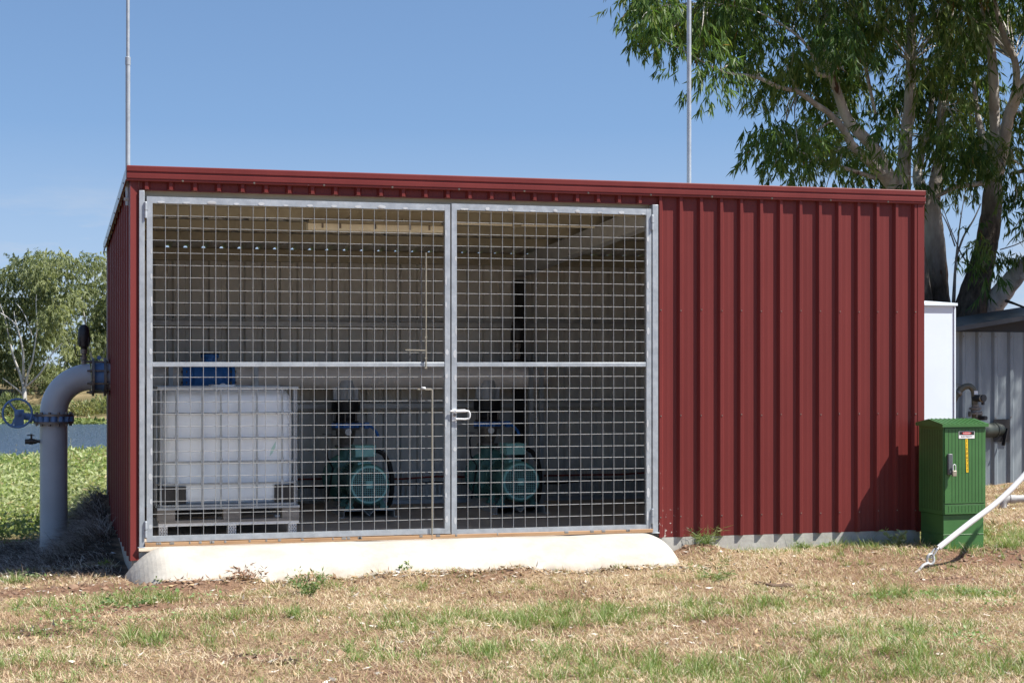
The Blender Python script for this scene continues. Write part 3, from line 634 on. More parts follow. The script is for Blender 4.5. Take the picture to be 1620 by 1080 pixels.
    for i in range(10):
        q = i * 2 * math.pi / 10; mb.lathe((.13 * math.cos(q), vy + .13 * math.sin(q), z + .002), (0, 0, 1), [(.022, 0), (.022, .046)], 8)
    mb.cyl((.12, vy - .02, z + .028), (.21, vy - .03, z + .03), .02, 10); mb.box(.19, .235, vy - .06, vy, z - .01, z + .055)
    mb.tube([(.22, vy - .045, z + .03), (.27, vy - .07, z - .0), (.31, vy - .09, z - .05), (.325, vy - .1, z - .10)], [.02, .014, .014, .018], 8)
    bv = mb.build('butterfly_valve', BLUE, t)
    z += .055
    mb = MB(); mb.lathe((0, vy, z), (0, 0, 1), [(.135, 0), (.135, .014), (.10, .02), (.112, .055), (.10, .092), (.135, .098), (.135, .112)], 24); mb.build('check_valve', BLACKP, t)
    z += .115
    for i in range(6):
        q = i * math.pi / 3 + .3; mb = MB(); mb.cyl((.125 * math.cos(q), vy + .125 * math.sin(q), z - .14), (.125 * math.cos(q), vy + .125 * math.sin(q), z + .02), .008, 6); mb.build('bolt', STEEL, t)
    mb = MB(); mb.lathe((0, vy, z), (0, 0, 1), [(.135, 0), (.148, .01), (.148, .105), (.135, .118)], 28); mb.build('coupling', BLACK, t)
    mb = MB(); mb.lathe((0, vy, z + .118), (0, 0, 1), [(.115, 0), (.09, .006), (.088, .20)], 24)
    for q in range(4):
        a = q * math.pi / 2; d = Vector((math.cos(a), math.sin(a), 0)); mb.obox(Vector((0, vy, z + .185)) + d * .095, d * .035, Vector((-d.y, d.x, 0)) * .005, (0, 0, .065))
    mb.build('riser_stub', PIPEG, t)
    # thin tube and small levers left of the reducer
    mb = MB(); mb.tube([(-.09, vy - .05, bz + .11), (-.20, vy - .08, bz + .11), (-.215, vy - .08, bz + .06), (-.21, vy - .1, mz + .2), (-.17, vy - .2, mz + .1), (-.23, vy - .2, .05)], .009, 8)
    mb.bar((-.16, vy - .09, bz + .135), (-.26, vy - .09, bz + .14), .012, .008); mb.build('drain_tube', BLACKP, t)
    return t
p1 = make_pump('teal electric pump standing beside the white liquid tank'); p1.location = (2.396, 2.52, FL)
def copy_tree(o, parent=None):
    c = o.copy(); C.objects.link(c); c.parent = parent
    for ch in o.children: copy_tree(ch, c)
    return c
p2 = copy_tree(p1); p2.location = (3.921, 2.52, FL); p2['label'] = 'teal electric pump behind the narrower gate, nearer the two upright posts'

# slotted cable tray along the foot of the back wall
t = thing('cable_tray', (3.3, 4.2, .25), 'slotted galvanised cable tray with red and black cables along the back wall', 'cable tray')
mb = MB(); x = 1.35; y = 4.20
mb.box(1.35, 6.6, y, y + .05, .395, .40); mb.box(1.35, 6.6, y, y + .05, .098, .103); mb.box(1.35, 6.6, y - .002, y, .385, .405); mb.box(1.35, 6.6, y - .002, y, .095, .12)
while x < 6.6:
    w = rnd.choice((.010, .014, .024, .03)); mb.box(x, x + w, y - .001, y + .001, .12, .385)
    if rnd.random() < .35:
        for q in range(9): mb.box(x + w, x + w + .022, y - .0005, y + .0005, .13 + q * .028, .143 + q * .028)
    x += w + rnd.choice((.014, .022, .03))
mb.build('tray', GALVD, t)
mb = MB(); mb.tube([(1.35, y - .02, .33)] + [(1.35 + i * .35, y - .02, .325 + rnd.uniform(-.012, .012)) for i in range(1, 16)], .010, 6); mb.build('cable', REDC, t)
mb = MB(); mb.tube([(1.35, y - .015, .25)] + [(1.35 + i * .35, y - .015, .25 + rnd.uniform(-.02, .02)) for i in range(1, 16)], .012, 6); mb.build('cable', BLACK, t)
# white tube strip on the floor in front of the tray
t = thing('floor_channel', (3.3, 3.95, .1), 'pale steel channel lying on the floor behind the pumps', 'channel')
mb = MB(); mb.box(2.75, 6.4, 4.02, 4.06, FL, FL + .05); mb.box(2.75, 6.4, 4.0, 4.02, FL + .045, FL + .05); mb.build('rail', GALV, t)

# caged liquid tank on its pallet
t = thing('liquid_tank', (.9, 1.7, FL), 'white plastic liquid tank in a wire cage on a worn pallet', 'tank')
x0, x1, y0, y1 = .305, 1.497, 1.2, 2.2
def rrect(x0, x1, y0, y1, r, z, n=6):
    P_ = []
    for cx, cy, a0 in ((x1 - r, y1 - r, 0), (x0 + r, y1 - r, 90), (x0 + r, y0 + r, 180), (x1 - r, y0 + r, 270)):
        for i in range(n + 1):
            a = math.radians(a0 + 90 * i / n); P_.append((cx + r * math.cos(a), cy + r * math.sin(a), z))
    return P_
mb = MB(); zs = [(.325, .05), (.335, .028), (.36, .012), (.40, .006), (.55, .0), (.70, .0)]; zs2 = [(.70, 0), (1.10, 0), (1.20, .004), (1.26, .018), (1.295, .045), (1.31, .085)]
for zl, m in ((zs, 1), (zs2, 0)):
    rings = [rrect(x0 + .03 + i, x1 - .03 - i, y0 + .03 + i, y1 - .03 - i, .10, z) for z, i in zl]
    n = len(rings[0]); vs = [v for R in rings for v in R]
    mb.add(vs, [(i * n + k, i * n + (k + 1) % n, (i + 1) * n + (k + 1) % n, (i + 1) * n + k) for i in range(len(rings) - 1) for k in range(n)], m)
    if m == 0: mb.add(rings[-1], [tuple(range(n))], 0)
    else: mb.add(rings[0], [tuple(range(n))[::-1]], 1)
mb.lathe((.9, 1.7, 1.305), (0, 0, 1), [(.10, 0), (.10, .03), (.12, .032), (.12, .05)], 20)
tk = mb.build('container', [TANKW, TANKL], t, smooth=50)
mb = MB()                                      # cage
def rail(z, r=.009, sq=False):
    R = rrect(x0, x1, y0, y1, .07, z, 4); mb.tube(R + [R[0]], r, 8)
for z in (1.112, .898, .694, .505): rail(z)
for z in (.318,): rail(z, .012)
mb.box(x0 - .005, x1 + .01, y0 - .012, y0 + .012, 1.318, 1.342); mb.box(x0 - .005, x1 + .01, y1 - .012, y1 + .012, 1.318, 1.342); mb.box(x0 - .012, x0 + .012, y0, y1, 1.318, 1.342); mb.box(x1 - .012, x1 + .012, y0, y1, 1.318, 1.342)
for x in (.455, .675, .835, .99, 1.145, 1.365): 
    mb.cyl((x, y0 - .010, .30), (x, y0 - .010, 1.32), .008, 8); mb.cyl((x, y1 + .010, .30), (x, y1 + .010, 1.32), .008, 8)
    for z in (1.112, .898, .694, .505): mb.box(x - .012, x + .012, y0 - .019, y0 - .012, z - .012, z + .03)
for y in (1.3, 1.48, 1.7, 1.92, 2.1): 
    mb.cyl((x0 - .01, y, .30), (x0 - .01, y, 1.32), .008, 8); mb.cyl((x1 + .01, y, .30), (x1 + .01, y, 1.32), .008, 8)
for x in (x0 + .02, x1 - .02): mb.cyl((x, y0 + .01, .30), (x, y0 + .01, 1.32), .009, 8)
mb.build('cage', GALV, t)
for xa, xb in ((x0 + .012, .54), (1.30, x1 - .012)):
    mb = MB(); mb.box(xa, xb, y0 + .012, y0 + .026, .335, .485); xs = xa if xa < .5 else xb - .012; mb.box(xs, xs + .012, y0 + .026, y0 + .2, .335, .485); mb.build('corner_guard', BLACKP, t, bevel=.005)
mb = MB(); mb.prism([(1.26, y0 + .0295, .735), (1.275, y0 + .0295, .80), (1.315, y0 + .0295, .865), (1.31, y0 + .0295, .81), (1.285, y0 + .0295, .76)], [(1.26, y0 + .0285, .735), (1.275, y0 + .0285, .80), (1.315, y0 + .0285, .865), (1.31, y0 + .0285, .81), (1.285, y0 + .0285, .76)]); mb.build('label_remnant', mat('old_label', (.42, .62, .56), .5), t)
mb = MB()                                      # pallet
mb.box(x0 - .01, x1 + .02, y0 - .02, y1 + .02, .285, .305, 1)
for xc in (.37, .93, 1.44):
    for yc in (1.26, 1.7, 2.14): mb.box(xc - .075, xc + .075, yc - .07, yc + .07, .195, .284, 0)
mb.box(x0, x1 + .015, y0 - .015, y0 + .11, .172, .1945, 2); mb.box(x0, x1 + .015, y0 - .005, y0 + .10, .145, .1715, 3); mb.box(x0, x1 + .015, y1 - .1, y1 + .01, .145, .1945, 2)
for xc in (.345, .93, 1.455):
    for yc in (1.25, 2.14): mb.box(xc - .035, xc + .035, yc - .06, yc + .06, FL + .002, .1445, 3)
    for q in range(5):
        for w in range(3): mb.box(xc - .028 + w * .021 + (q % 2) * .006, xc - .016 + w * .021 + (q % 2) * .006, 1.188, 1.1899, FL + .010 + q * .015, FL + .020 + q * .015, 0)
mb.build('pallet', [WOODG, GALV, WOODG, SILVER], t, bevel=.003)

# ------------------------------------------------------------------ riser pipe outside, left
PX, PR = -.533, .134
t = thing('riser_pipe', (PX, HY, -.3), 'thick grey riser pipe with an elbow and blue valve left of the shed', 'pipe')
mb = MB(); mb.lathe((PX, HY, -.6), (0, 0, 1), [(PR, 0), (PR, 1.548)], 32)
el = [(PX + .355 - .355 * math.cos(a), HY, 1.056 + .355 * math.sin(a)) for a in [i * math.pi / 2 / 16 for i in range(17)]]
mb.tube([(PX, HY, 1.044)] + el[1:] , PR, 32); mb.lathe((-.035, HY, 1.411), (1, 0, 0), [(PR, 0), (PR, .10)], 32)
mb.build('pipe', PIPEG, t, smooth=40)
def flange(mb, c, ax, r, th, bolts=10, br=.014, m=0):
    mb.lathe(c, ax, [(r, 0), (r, th)], 36, m)
for c_, ax_, r_ in (((PX, HY, .948), (0, 0, 1), .195), ((PX, HY, 1.024), (0, 0, 1), .195), ((-.165, HY, 1.411), (1, 0, 0), .192), ((-.05, HY, 1.411), (1, 0, 0), .192)):
    mb = MB(); flange(mb, c_, ax_, r_, .022); fl = mb.build('flange', STEEL, t)
for i in range(12):
    q = i * math.pi / 6 + .26; mb = MB(); mb.lathe((PX + .168 * math.cos(q), HY + .168 * math.sin(q), .928), (0, 0, 1), [(.015, 0), (.015, .02), (.009, .021), (.009, .118), (.015, .119), (.015, .137)], 6); mb.build('bolt', STEEL, t)
for i in range(8):
    q = i * math.pi / 4 + .39; mb = MB(); mb.lathe((-.215, HY + .165 * math.cos(q), 1.411 + .165 * math.sin(q)), (1, 0, 0), [(.010, 0), (.010, .026), (.018, .027), (.018, .05), (.010, .052), (.010, .17), (.018, .187), (.018, .21)], 6); mb.build('bolt', STEEL, t)
mb = MB(); mb.lathe((-.143, HY, 1.411), (1, 0, 0), [(.15, 0), (.15, .012), (.142, .014), (.142, .078), (.15, .08), (.15, .092)], 32); mb.lathe((-.095, HY, 1.605), (0, 1, 0), [(.022, -.004), (.022, .004)], 12); mb.build('pipe_coupling', BLUEF, t)
mb = MB(); mb.lathe((PX, HY, .9705), (0, 0, 1), [(.165, 0), (.165, .053)], 32)
for i in range(16):
    q = i * math.pi / 8; mb.lathe((PX + .172 * math.cos(q), HY + .172 * math.sin(q), .9715), (0, 0, 1), [(.026, 0), (.026, .051)], 10)
mb.cyl((PX - .17, HY - .02, 1.0), (PX - .31, HY - .05, 1.03), .032, 12); mb.lathe((PX - .20, HY - .02, 1.005), (-1, 0, .1), [(.045, 0), (.045, .04)], 12)
mb.box(PX - .375, PX - .285, HY - .10, HY + .02, .93, 1.09)
mb.cyl((PX - .33, HY - .10, 1.045), (PX - .345, HY - .20, 1.06), .018, 10); mb.lathe((PX - .345, HY - .19, 1.06), (0, -1, 0), [(.03, 0), (.03, .03), (.014, .032), (.014, .045)], 12)
bv = mb.build('butterfly_valve', BLUEF, t, smooth=35)
mb = MB(); wc = Vector((PX - .345, HY - .195, 1.06)); ring = [wc + Vector((.138 * math.cos(i * math.pi / 16), 0, .138 * math.sin(i * math.pi / 16))) for i in range(33)]
mb.tube(ring, .0105, 8, caps=False)
for a in (2.2, 4.3, 6.2): mb.bar(wc, wc + Vector((.136 * math.cos(a), 0, .136 * math.sin(a))), .02, .008, up=(0, 1, 0))
mb.build('handwheel', BLUEF, bv)
air_valve((-.243, HY, 1.530), t, .16, 0, .245, .060)
mb = MB(); z = .775; mb.cyl((PX - PR, HY - .02, z), (PX - PR - .035, HY - .02, z), .016, 10); mb.lathe((PX - PR - .03, HY - .02, z), (-1, 0, 0), [(.026, 0), (.026, .025), (.03, .03), (.03, .07), (.026, .075), (.026, .11), (.018, .112)], 12)
mb.cyl((PX - PR - .08, HY - .02, z + .02), (PX - PR - .08, HY - .02, z + .075), .010, 8); mb.bar((PX - PR - .05, HY - .02, z + .06), (PX - PR - .12, HY - .02, z + .062), .016, .01); mb.build('ball_valve', BRASS, t)
q = at(175, 886, 14.6); t = thing('pipe_stub', (q.x, q.y, q.z), 'short grey pipe stub poking out of the shaded mulch by the corner', 'pipe')
mb = MB(); mb.tube([q + Vector((-.03, 0, -.12)), q + Vector((.03, .03, .06))], .024, 12); mb.lathe(q + Vector((.03, .03, .06)), (.3, .16, .93), [(.024, 0), (.024, .004)], 12); mb.build('pipe', PIPEG, t)

# ------------------------------------------------------------------ green electrical cabinet
gx0, gx1, gy0, gy1 = 6.823, 7.238, -.55, -.14
t = thing('electrical_cabinet', (7.03, -.35, -.05), 'green fibreglass electrical cabinet with a padlock and danger sign', 'cabinet')
mb = MB(); mb.box(gx0 + .012, gx1 - .012, gy0 + .012, gy1 - .012, -.20, .235); mb.box(gx0 + .008, gx1 - .008, gy0 + .008, gy1 - .008, .062, .068); mb.build('plinth', CABG, t, bevel=.006)
mb = MB(); mb.box(gx0, gx1, gy0, gy1, .238, .995)
for i in range(13):
    y = gy0 + .03 + i * .028; mb.box(gx0 - .001, gx0 + .001, y, y + .007, .27, .97, 1)
for i in range(4): 
    x = gx1 - .008; 
mb.build('body', [CABG, CABD], t, bevel=.004)
mb = MB(); mb.box(gx0 + .012, gx1 - .012, gy0 - .012, gy0 - .0008, .335, .985)
for i in range(11):
    x = gx0 + .045 + i * .0325; mb.box(x, x + .006, gy0 - .0128, gy0 - .011, .345 if i not in (0,) else .60, .975, 1)
d = mb.build('door', [CABG, CABD], t, bevel=.003)
mb = MB(); mb.box(gx0 + .012, gx1 - .012, gy0 - .010, gy0 - .0008, .243, .325)
for i in range(11):
    x = gx0 + .045 + i * .0325; mb.box(x, x + .006, gy0 - .0108, gy0 - .009, .255, .315, 1)
mb.build('lower_panel', [CABG, CABD], t, bevel=.003)
mb = MB(); e = .022; xm = (gx0 + gx1) / 2
A = [(gx0 - e, gy0 - e - .01, .995), (gx1 + e - .01, gy0 - e - .01, .995), (gx1 + e - .01, gy1 + e, .995), (gx0 - e, gy1 + e, .995)]
Bq = [(x, y, 1.022) for x, y, z in A]; mb.prism(A, Bq); ym = (gy0 + gy1) / 2
T_ = [(gx0 - e + .0, gy0 - e - .01, 1.022), (gx1 + e - .01, gy0 - e - .01, 1.022), (gx1 + e - .01, gy1 + e, 1.022), (gx0 - e, gy1 + e, 1.022), (gx0 - e, ym, 1.060), (gx1 + e - .01, ym, 1.060)]
mb.add(T_, [(0, 1, 5, 4), (2, 3, 4, 5), (0, 4, 3), (1, 2, 5)])
for i in range(10):
    x = gx0 + i * .042; mb.prism([(x, gy0 - e - .008, 1.0225), (x + .01, gy0 - e - .008, 1.0225), (x + .01, ym, 1.0605), (x, ym, 1.0605)], [(x, gy0 - e - .008, 1.027), (x + .01, gy0 - e - .008, 1.027), (x + .01, ym, 1.065), (x, ym, 1.065)])
mb.build('roof', CABG, t, smooth=0)
mb = MB(); hx = gx0 + .052; mb.box(hx - .022, hx + .022, gy0 - .040, gy0 - .0132, .585, .765); hd = mb.build('handle', mat('handle_grey', (.10, .11, .12), .4, var=.1), d, bevel=.006)
mb = MB(); mb.box(hx + .006, hx + .045, gy0 - .066, gy0 - .046, .572, .622); pl = mb.build('padlock', BRASS and mat('padlock_brass', (.40, .36, .28), .4, .4), t, bevel=.004)
mb = MB(); mb.tube([(hx + .013, gy0 - .056, .62)] + [(hx + .0255 + .0125 * math.cos(a), gy0 - .056, .66 + .014 * math.sin(a)) for a in [math.pi - i * math.pi / 8 for i in range(9)]] + [(hx + .038, gy0 - .056, .62)], .004, 8); mb.build('shackle', SILVER, pl)
def lettering(txt, name, parent, cx, y, cz, size, m, sx=1.0):
    cu = bpy.data.curves.new(name, 'FONT'); cu.body = txt; cu.size = size; cu.align_x = 'CENTER'; cu.align_y = 'CENTER'; cu.extrude = .0003; cu.resolution_u = 3
    o = bpy.data.objects.new(name, cu); C.objects.link(o); bpy.context.view_layer.update()
    dg = bpy.context.evaluated_depsgraph_get(); me = bpy.data.meshes.new_from_object(o.evaluated_get(dg)); bpy.data.objects.remove(o)
    o0 = ORG[parent]; me.transform(Matrix.Translation((cx - o0.x, y - o0.y, cz - o0.z)) @ Matrix.Rotation(math.pi / 2, 4, 'X') @ Matrix.Diagonal((sx, 1, 1, 1)))
    me.materials.clear(); return link_mesh(name, me, [m], parent)
yS = gy0 - .0135
mb = MB(); mb.box(6.968, 7.121, yS - .002, yS, .895, .958); sg = mb.build('danger_sign', SIGNW, t)
mb = MB(); mb.box(6.972, 7.117, yS - .0030, yS - .0022, .926, .9545); mb.build('sign_band', INK, sg)
mb = MB(); mb.prism([(7.0445 + .045 * math.cos(a), yS - .0034, .940 + .011 * math.sin(a)) for a in [i * math.pi / 12 for i in range(24)]], [(7.0445 + .045 * math.cos(a), yS - .0042, .940 + .011 * math.sin(a)) for a in [i * math.pi / 12 for i in range(24)]][::1])
mb.build('sign_oval', SIGNR, sg, smooth=0)
lettering('DANGER', 'lettering', sg, 7.0445, yS - .0047, .940, .017, SIGNW, 1.05); lettering('ELECTRICITY', 'lettering', sg, 7.0445, yS - .0025, .911, .019, INK, 1.0)
mb = MB(); mb.prism([(7.033, yS - .001, .890), (7.056, yS - .001, .890), (7.062, yS - .001, .602), (7.041, yS - .001, .602)], [(7.033, yS, .890), (7.056, yS, .890), (7.062, yS, .602), (7.041, yS, .602)]); ns = mb.build('number_strip', YELLOW, t, smooth=0)
for i, ch in enumerate('11506721'): lettering(ch, 'digit', ns, 7.0452 + i * .0009, yS - .0015, .872 - i * .0355, .036, INK, .9)

# white cabinet behind the corner
t = thing('switch_cabinet', (7.4, 1.1, -.1), 'tall plain white cabinet behind the right end of the shed', 'cabinet')
mb = MB(); mb.box(7.02, 7.722, .80, 1.35, .50, 2.095); mb.build('body', WHITEP, t, bevel=.006)
mb = MB(); mb.box(7.7225, 7.742, .79, 1.35, .51, 2.095); mb.build('door', WHITEP, t, bevel=.004)
mb = MB(); mb.prism([(7.0, .77, 2.0955), (7.75, .77, 2.0955), (7.75, 1.38, 2.0955), (7.0, 1.38, 2.0955)], [(7.0, .77, 2.10), (7.75, .77, 2.12), (7.75, 1.38, 2.165), (7.0, 1.38, 2.145)]); mb.build('roof', WHITEP, t, smooth=0)
for x in (7.06, 7.66):
    mb = MB(); mb.box(x - .025, x + .025, 1.0, 1.05, -.3, .499); mb.build('leg', GALVD, t)

# guy wire with its white guard tube
t = thing('guy_wire', (6.2, -1.2, -.1), 'slanting guy wire in a white plastic guard tube before the green cabinet', 'guy wire')
c = [Vector(q) for q in ((6.405, -1.2, .035), (6.67, -1.2, .215), (6.96, -1.2, .405), (7.22, -1.2, .63), (7.6, -1.2, 1.02), (8.2, -1.2, 1.70))]
def spline(P_, n=6):
    out = []
    for i in range(len(P_) - 1):
        a, b, c_, d_ = P_[max(i - 1, 0)], P_[i], P_[i + 1], P_[min(i + 2, len(P_) - 1)]
        for k in range(n):
            u = k / n; out.append(.5 * ((2 * b) + (c_ - a) * u + (2 * a - 5 * b + 4 * c_ - d_) * u * u + (3 * b - a - 3 * c_ + d_) * u ** 3))
    return out + [P_[-1]]
cs = spline(c); mb = MB(); mb.tube(cs, .0235, 14); mb.tube([cs[0] + (cs[0] - cs[1]).normalized() * .0, cs[0] + (cs[1] - cs[0]) * .05], .0240, 14); mb.build('guard_tube', PVC, t)
mb = MB(); mb.tube([(6.33, -1.21, -.05), (6.405, -1.2, .04)], .006, 6); mb.tube([(6.32, -1.19, -.045), (6.37, -1.185, .02), (6.41, -1.195, .03)], .009, 6); mb.tube([(6.345, -1.215, -.03), (6.385, -1.22, .03), (6.41, -1.205, .045)], .008, 6)
mb.tube([Vector((8.2, -1.2, 1.70)), Vector((11.5, -1.2, 5.4))], .006, 6); mb.build('wire', GALVD, t)
mb = MB(); mb.tube([(6.33 + .032 * math.cos(a), -1.2 + .004 * math.sin(2 * a), -.055 + .042 * math.sin(a)) for a in [i * math.pi / 8 for i in range(17)]], .011, 8, caps=False); mb.build('thimble', GALVD, t)
mb = MB(); mb.tube([(6.31, -1.2, -.085), (6.26, -1.21, -.10), (6.21, -1.215, -.145), (6.16, -1.22, -.24)], .012, 8); mb.build('anchor_rod', GALVD, t)

# ------------------------------------------------------------------ old grey shed and pipework at the right
t = thing('corrugated_hut', (13, 8.6, -.3), 'old grey ribbed iron hut with a dark roof under the gum tree', 'shed')
wy = 8.0; mb = MB()
clad(mb, profile(10.4, 16.5, 10.3, .26, .034, .055, .022), lambda u, d: (u, wy - d, -.36 + .03 * math.sin(u * 3)), lambda u, d: (u, wy - d, 2.012), 0); mb.strip([(10.4, wy, -.4), (10.4, wy + 3, -.4)], [(10.4, wy, 2.0), (10.4, wy + 3, 2.0)])
for u in [10.3 + .26 * k for k in range(2, 23)]:
    for z in (.78, 1.95): screw(mb, (u + rnd.uniform(-.01, .01), wy - .034, z + rnd.uniform(-.01, .01)), (0, -1, 0), 1, .009)
mb.build('wall', [GREYS, STEEL], t)
mb = MB(); rz = lambda x: 2.035 + (x - 11.772) * .15; e0 = 7.66
for xa, xb in ((11.2, 17.0),):
    mb.prism([(xa, e0, rz(xa)), (xb, e0, rz(xb)), (xb, e0, rz(xb) + .022), (xa, e0, rz(xa) + .022)], [(xa, wy + 2.2, rz(xa)), (xb, wy + 2.2, rz(xb)), (xb, wy + 2.2, rz(xb) + .022), (xa, wy + 2.2, rz(xa) + .022)])
    mb.prism([(xa, e0 - .012, rz(xa) - .03), (xb, e0 - .012, rz(xb) - .03), (xb, e0 - .012, rz(xb) + .035), (xa, e0 - .012, rz(xa) + .035)], [(xa, e0 - .001, rz(xa) - .03), (xb, e0 - .001, rz(xb) - .03), (xb, e0 - .001, rz(xb) + .035), (xa, e0 - .001, rz(xa) + .035)])
mb.build('roof', mat('hut_roof', (.055, .06, .065), .5, .2, var=.2), t, smooth=0)
mb = MB(); A = [(11.6, wy + .012, 2.0), (16.8, wy + .012, 2.0), (16.8, wy + .012, rz(16.8) - .004), (11.6, wy + .012, rz(11.6) - .004)]
mb.prism(A, [(x, y + .04, z) for x, y, z in A]); mb.build('gable_shade', BLACK, t, smooth=0)  # black sheet standing in for the shade in the gap under the roof
mb = MB(); mb.box(12.60, 12.86, wy - .044, wy - .0355, .43, .755); mb.build('wall_opening', BLACK, t)
g = lambda px, py, dz=0: at(px, py, 23.6 + dz)
t = thing('gooseneck_pipe', g(1545, 700), 'old olive gooseneck pipe with a flange and black fittings by the hut', 'pipe')
mb = MB(); mb.tube(spline([g(1496, 662), g(1507, 637), g(1514, 624), g(1522, 614), g(1532, 610.5), g(1539, 615), g(1541.5, 624), g(1542, 640)], 5), .043, 14); mb.tube([g(1543, 653), g(1544, 720)], .05, 14); mb.build('pipe', OLIVE, t)
mb = MB(); mb.lathe(g(1543, 655), (0, 0, 1), [(.10, 0), (.10, .022), (.065, .03), (.06, .06), (.085, .07), (.085, .09), (.05, .10), (.05, .13)], 20)
for i in range(6): q = i * math.pi / 3 + .2; mb.lathe(g(1543, 655) + Vector((.088 * math.cos(q), .088 * math.sin(q), -.035)), (0, 0, 1), [(.012, 0), (.012, .075)], 6)
mb.build('flange', STEEL, t)
mb = MB(); mb.lathe(g(1515, 623), (.6, 0, .55), [(.054, 0), (.054, .035)], 14); mb.tube([g(1515, 609) + Vector((.052 * math.cos(a), .03 * math.sin(a), .015 * math.sin(a))) for a in [i * math.pi / 8 for i in range(17)]], .006, 6); mb.cyl(g(1516, 620), g(1516, 611), .006, 6); mb.build('clamp', STEEL, t)
mb = MB(); a, b_ = g(1542, 630), g(1557, 629.5, -.16); mb.cyl(a, b_, .050, 16); mb.build('end_cap', BLACKP, t); mb = MB(); mb.cyl(g(1548, 661), g(1560, 661, -.14), .030, 14); mb.build('end_cap', BLACKP, t); mb = MB(); mb.box(g(1553, 637).x - .015, g(1553, 637).x + .015, a.y - .08, a.y - .04, g(1553, 640).z, g(1553, 632).z); mb.build('tap', BLACKP, t)
mb = MB(); d_ = (b_ - a).normalized(); mb.lathe(b_ - d_ * .045, d_, [(.0505, 0), (.0525, .004), (.0525, .012), (.0505, .016)], 16); mb.build('ring', mat('cream_ring', (.45, .38, .28), .6), t)
mb = MB(); c_ = g(1541.5, 621); mb.box(c_.x - .03, c_.x + .03, c_.y - .047, c_.y - .040, c_.z - .026, c_.z + .026); mb.build('sticker', SIGNW, t, bevel=.002)
t = thing('drain_pipe', (12.3, 7.6, .6), 'fat dark green pipe running into the grey hut wall', 'pipe')
a = Vector((11.75, 7.62, .595)); b_ = Vector((12.74, 8.03, .60)); d_ = b_ - a
mb = MB(); mb.lathe(a, d_, [(.103, 0), (.103, d_.length - .15), (.112, d_.length - .148), (.112, d_.length - .10), (.103, d_.length - .098), (.103, d_.length)], 24); mb.build('pipe', DGREEN, t)
mb = MB(); mb.bar((12.80, 7.94, .62), (12.72, 7.90, .38), .05, .02); mb.build('strap', BLACK, t)
g = lambda px, py, dz=0: at(px, py, 19.5 + dz)
t = thing('plastic_pipe', g(1590, 800), 'white plastic drain pipe with an elbow on the ground beside the hut', 'pipe')
mb = MB(); mb.tube(spline([g(1587, 820), g(1587, 802), g(1589, 793), g(1597, 789), g(1610, 788.5), g(1660, 787)], 5), .043, 14); mb.lathe(g(1587, 808), (0, 0, 1), [(.051, -.02), (.051, .05)], 14); mb.lathe(g(1598, 789), RIGHT, [(.051, 0), (.051, .06)], 14); mb.build('pipe', mat('shaded_pvc', (.42, .42, .41), .5, var=.12, scale=6), t)  # white pvc greyed so its colour carries the shade by the hut
# ------------------------------------------------------------------ vegetation
def leafmat(name, col, trans=.42, rough=.5, spec=.35):
    m = bpy.data.materials.new(name); m.use_nodes = True; nt = m.node_tree; N = nt.nodes; L = nt.links; p = N['Principled BSDF']
    p.inputs['Base Color'].default_value = (*col, 1); p.inputs['Roughness'].default_value = rough; p.inputs['Specular IOR Level'].default_value = spec
    if trans:
        t = N.new('ShaderNodeBsdfTranslucent'); t.inputs['Color'].default_value = (min(1, col[0] * 1.5), min(1, col[1] * 1.5), col[2] * .8, 1)
        mx = N.new('ShaderNodeMixShader'); mx.inputs[0].default_value = trans
        L.new(p.outputs[0], mx.inputs[1]); L.new(t.outputs[0], mx.inputs[2]); L.new(mx.outputs[0], N['Material Output'].inputs['Surface'])
    return m
def unit(a): return a / np.maximum(np.linalg.norm(a, axis=1, keepdims=True), 1e-9)
def leaves(P, D, L, w, roll=None):
    """narrow diamond leaves: base, widest, tip, widest"""
    n = len(P); D = unit(D); R = rng.normal(size=(n, 3)) if roll is None else roll
    Wv = unit(np.cross(D, R)); L = L[:, None]; w = w[:, None]
    nrm = np.cross(D, Wv)
    v = np.stack([P, P + D * L * .42 + Wv * w / 2 + nrm * L * .04, P + D * L - nrm * L * .07, P + D * L * .42 - Wv * w / 2 + nrm * L * .04], 1)
    return v.reshape(-1, 3), np.arange(4 * n).reshape(n, 4)
def blades(P, D, L, w, curl):
    n = len(P); D = unit(D); side = np.cross(D, np.array([[0, 0, 1.0]])) + rng.normal(size=(n, 3)) * .15; side = unit(side)
    out = D.copy(); out[:, 2] = 0; L_ = L[:, None]; w_ = w[:, None] / 2
    mid = P + D * L_ * .55; tip = mid + unit(D + out * curl[:, None] - np.array([[0, 0, 1.0]]) * curl[:, None] * .55) * L_ * .5
    v = np.stack([P - side * w_, P + side * w_, mid + side * w_ * .85, mid - side * w_ * .85, tip + side * w_ * .12, tip - side * w_ * .12], 1).reshape(-1, 3)
    b = (np.arange(n) * 6)[:, None]
    q = np.concatenate([b + np.array([[0, 1, 2, 3]]), b + np.array([[3, 2, 4, 5]])], 0); return v, q
def veg(name, v, q, mats, mi, parent=None, org=None):
    o0 = ORG[parent] if parent is not None else Vector(org or (0, 0, 0))
    return link_mesh(name, np_mesh(name, v - np.array(o0), q, mi), mats, parent, org)
def inpoly(px, py, poly):
    px = np.asarray(px, float); py = np.asarray(py, float); r = np.zeros(px.shape, bool); n = len(poly)
    for i in range(n):
        x0, y0 = poly[i]; x1, y1 = poly[(i + 1) % n]
        if y0 == y1: continue
        c = ((y0 > py) != (y1 > py)) & (px < (x1 - x0) * (py - y0) / (y1 - y0) + x0); r ^= c
    return r
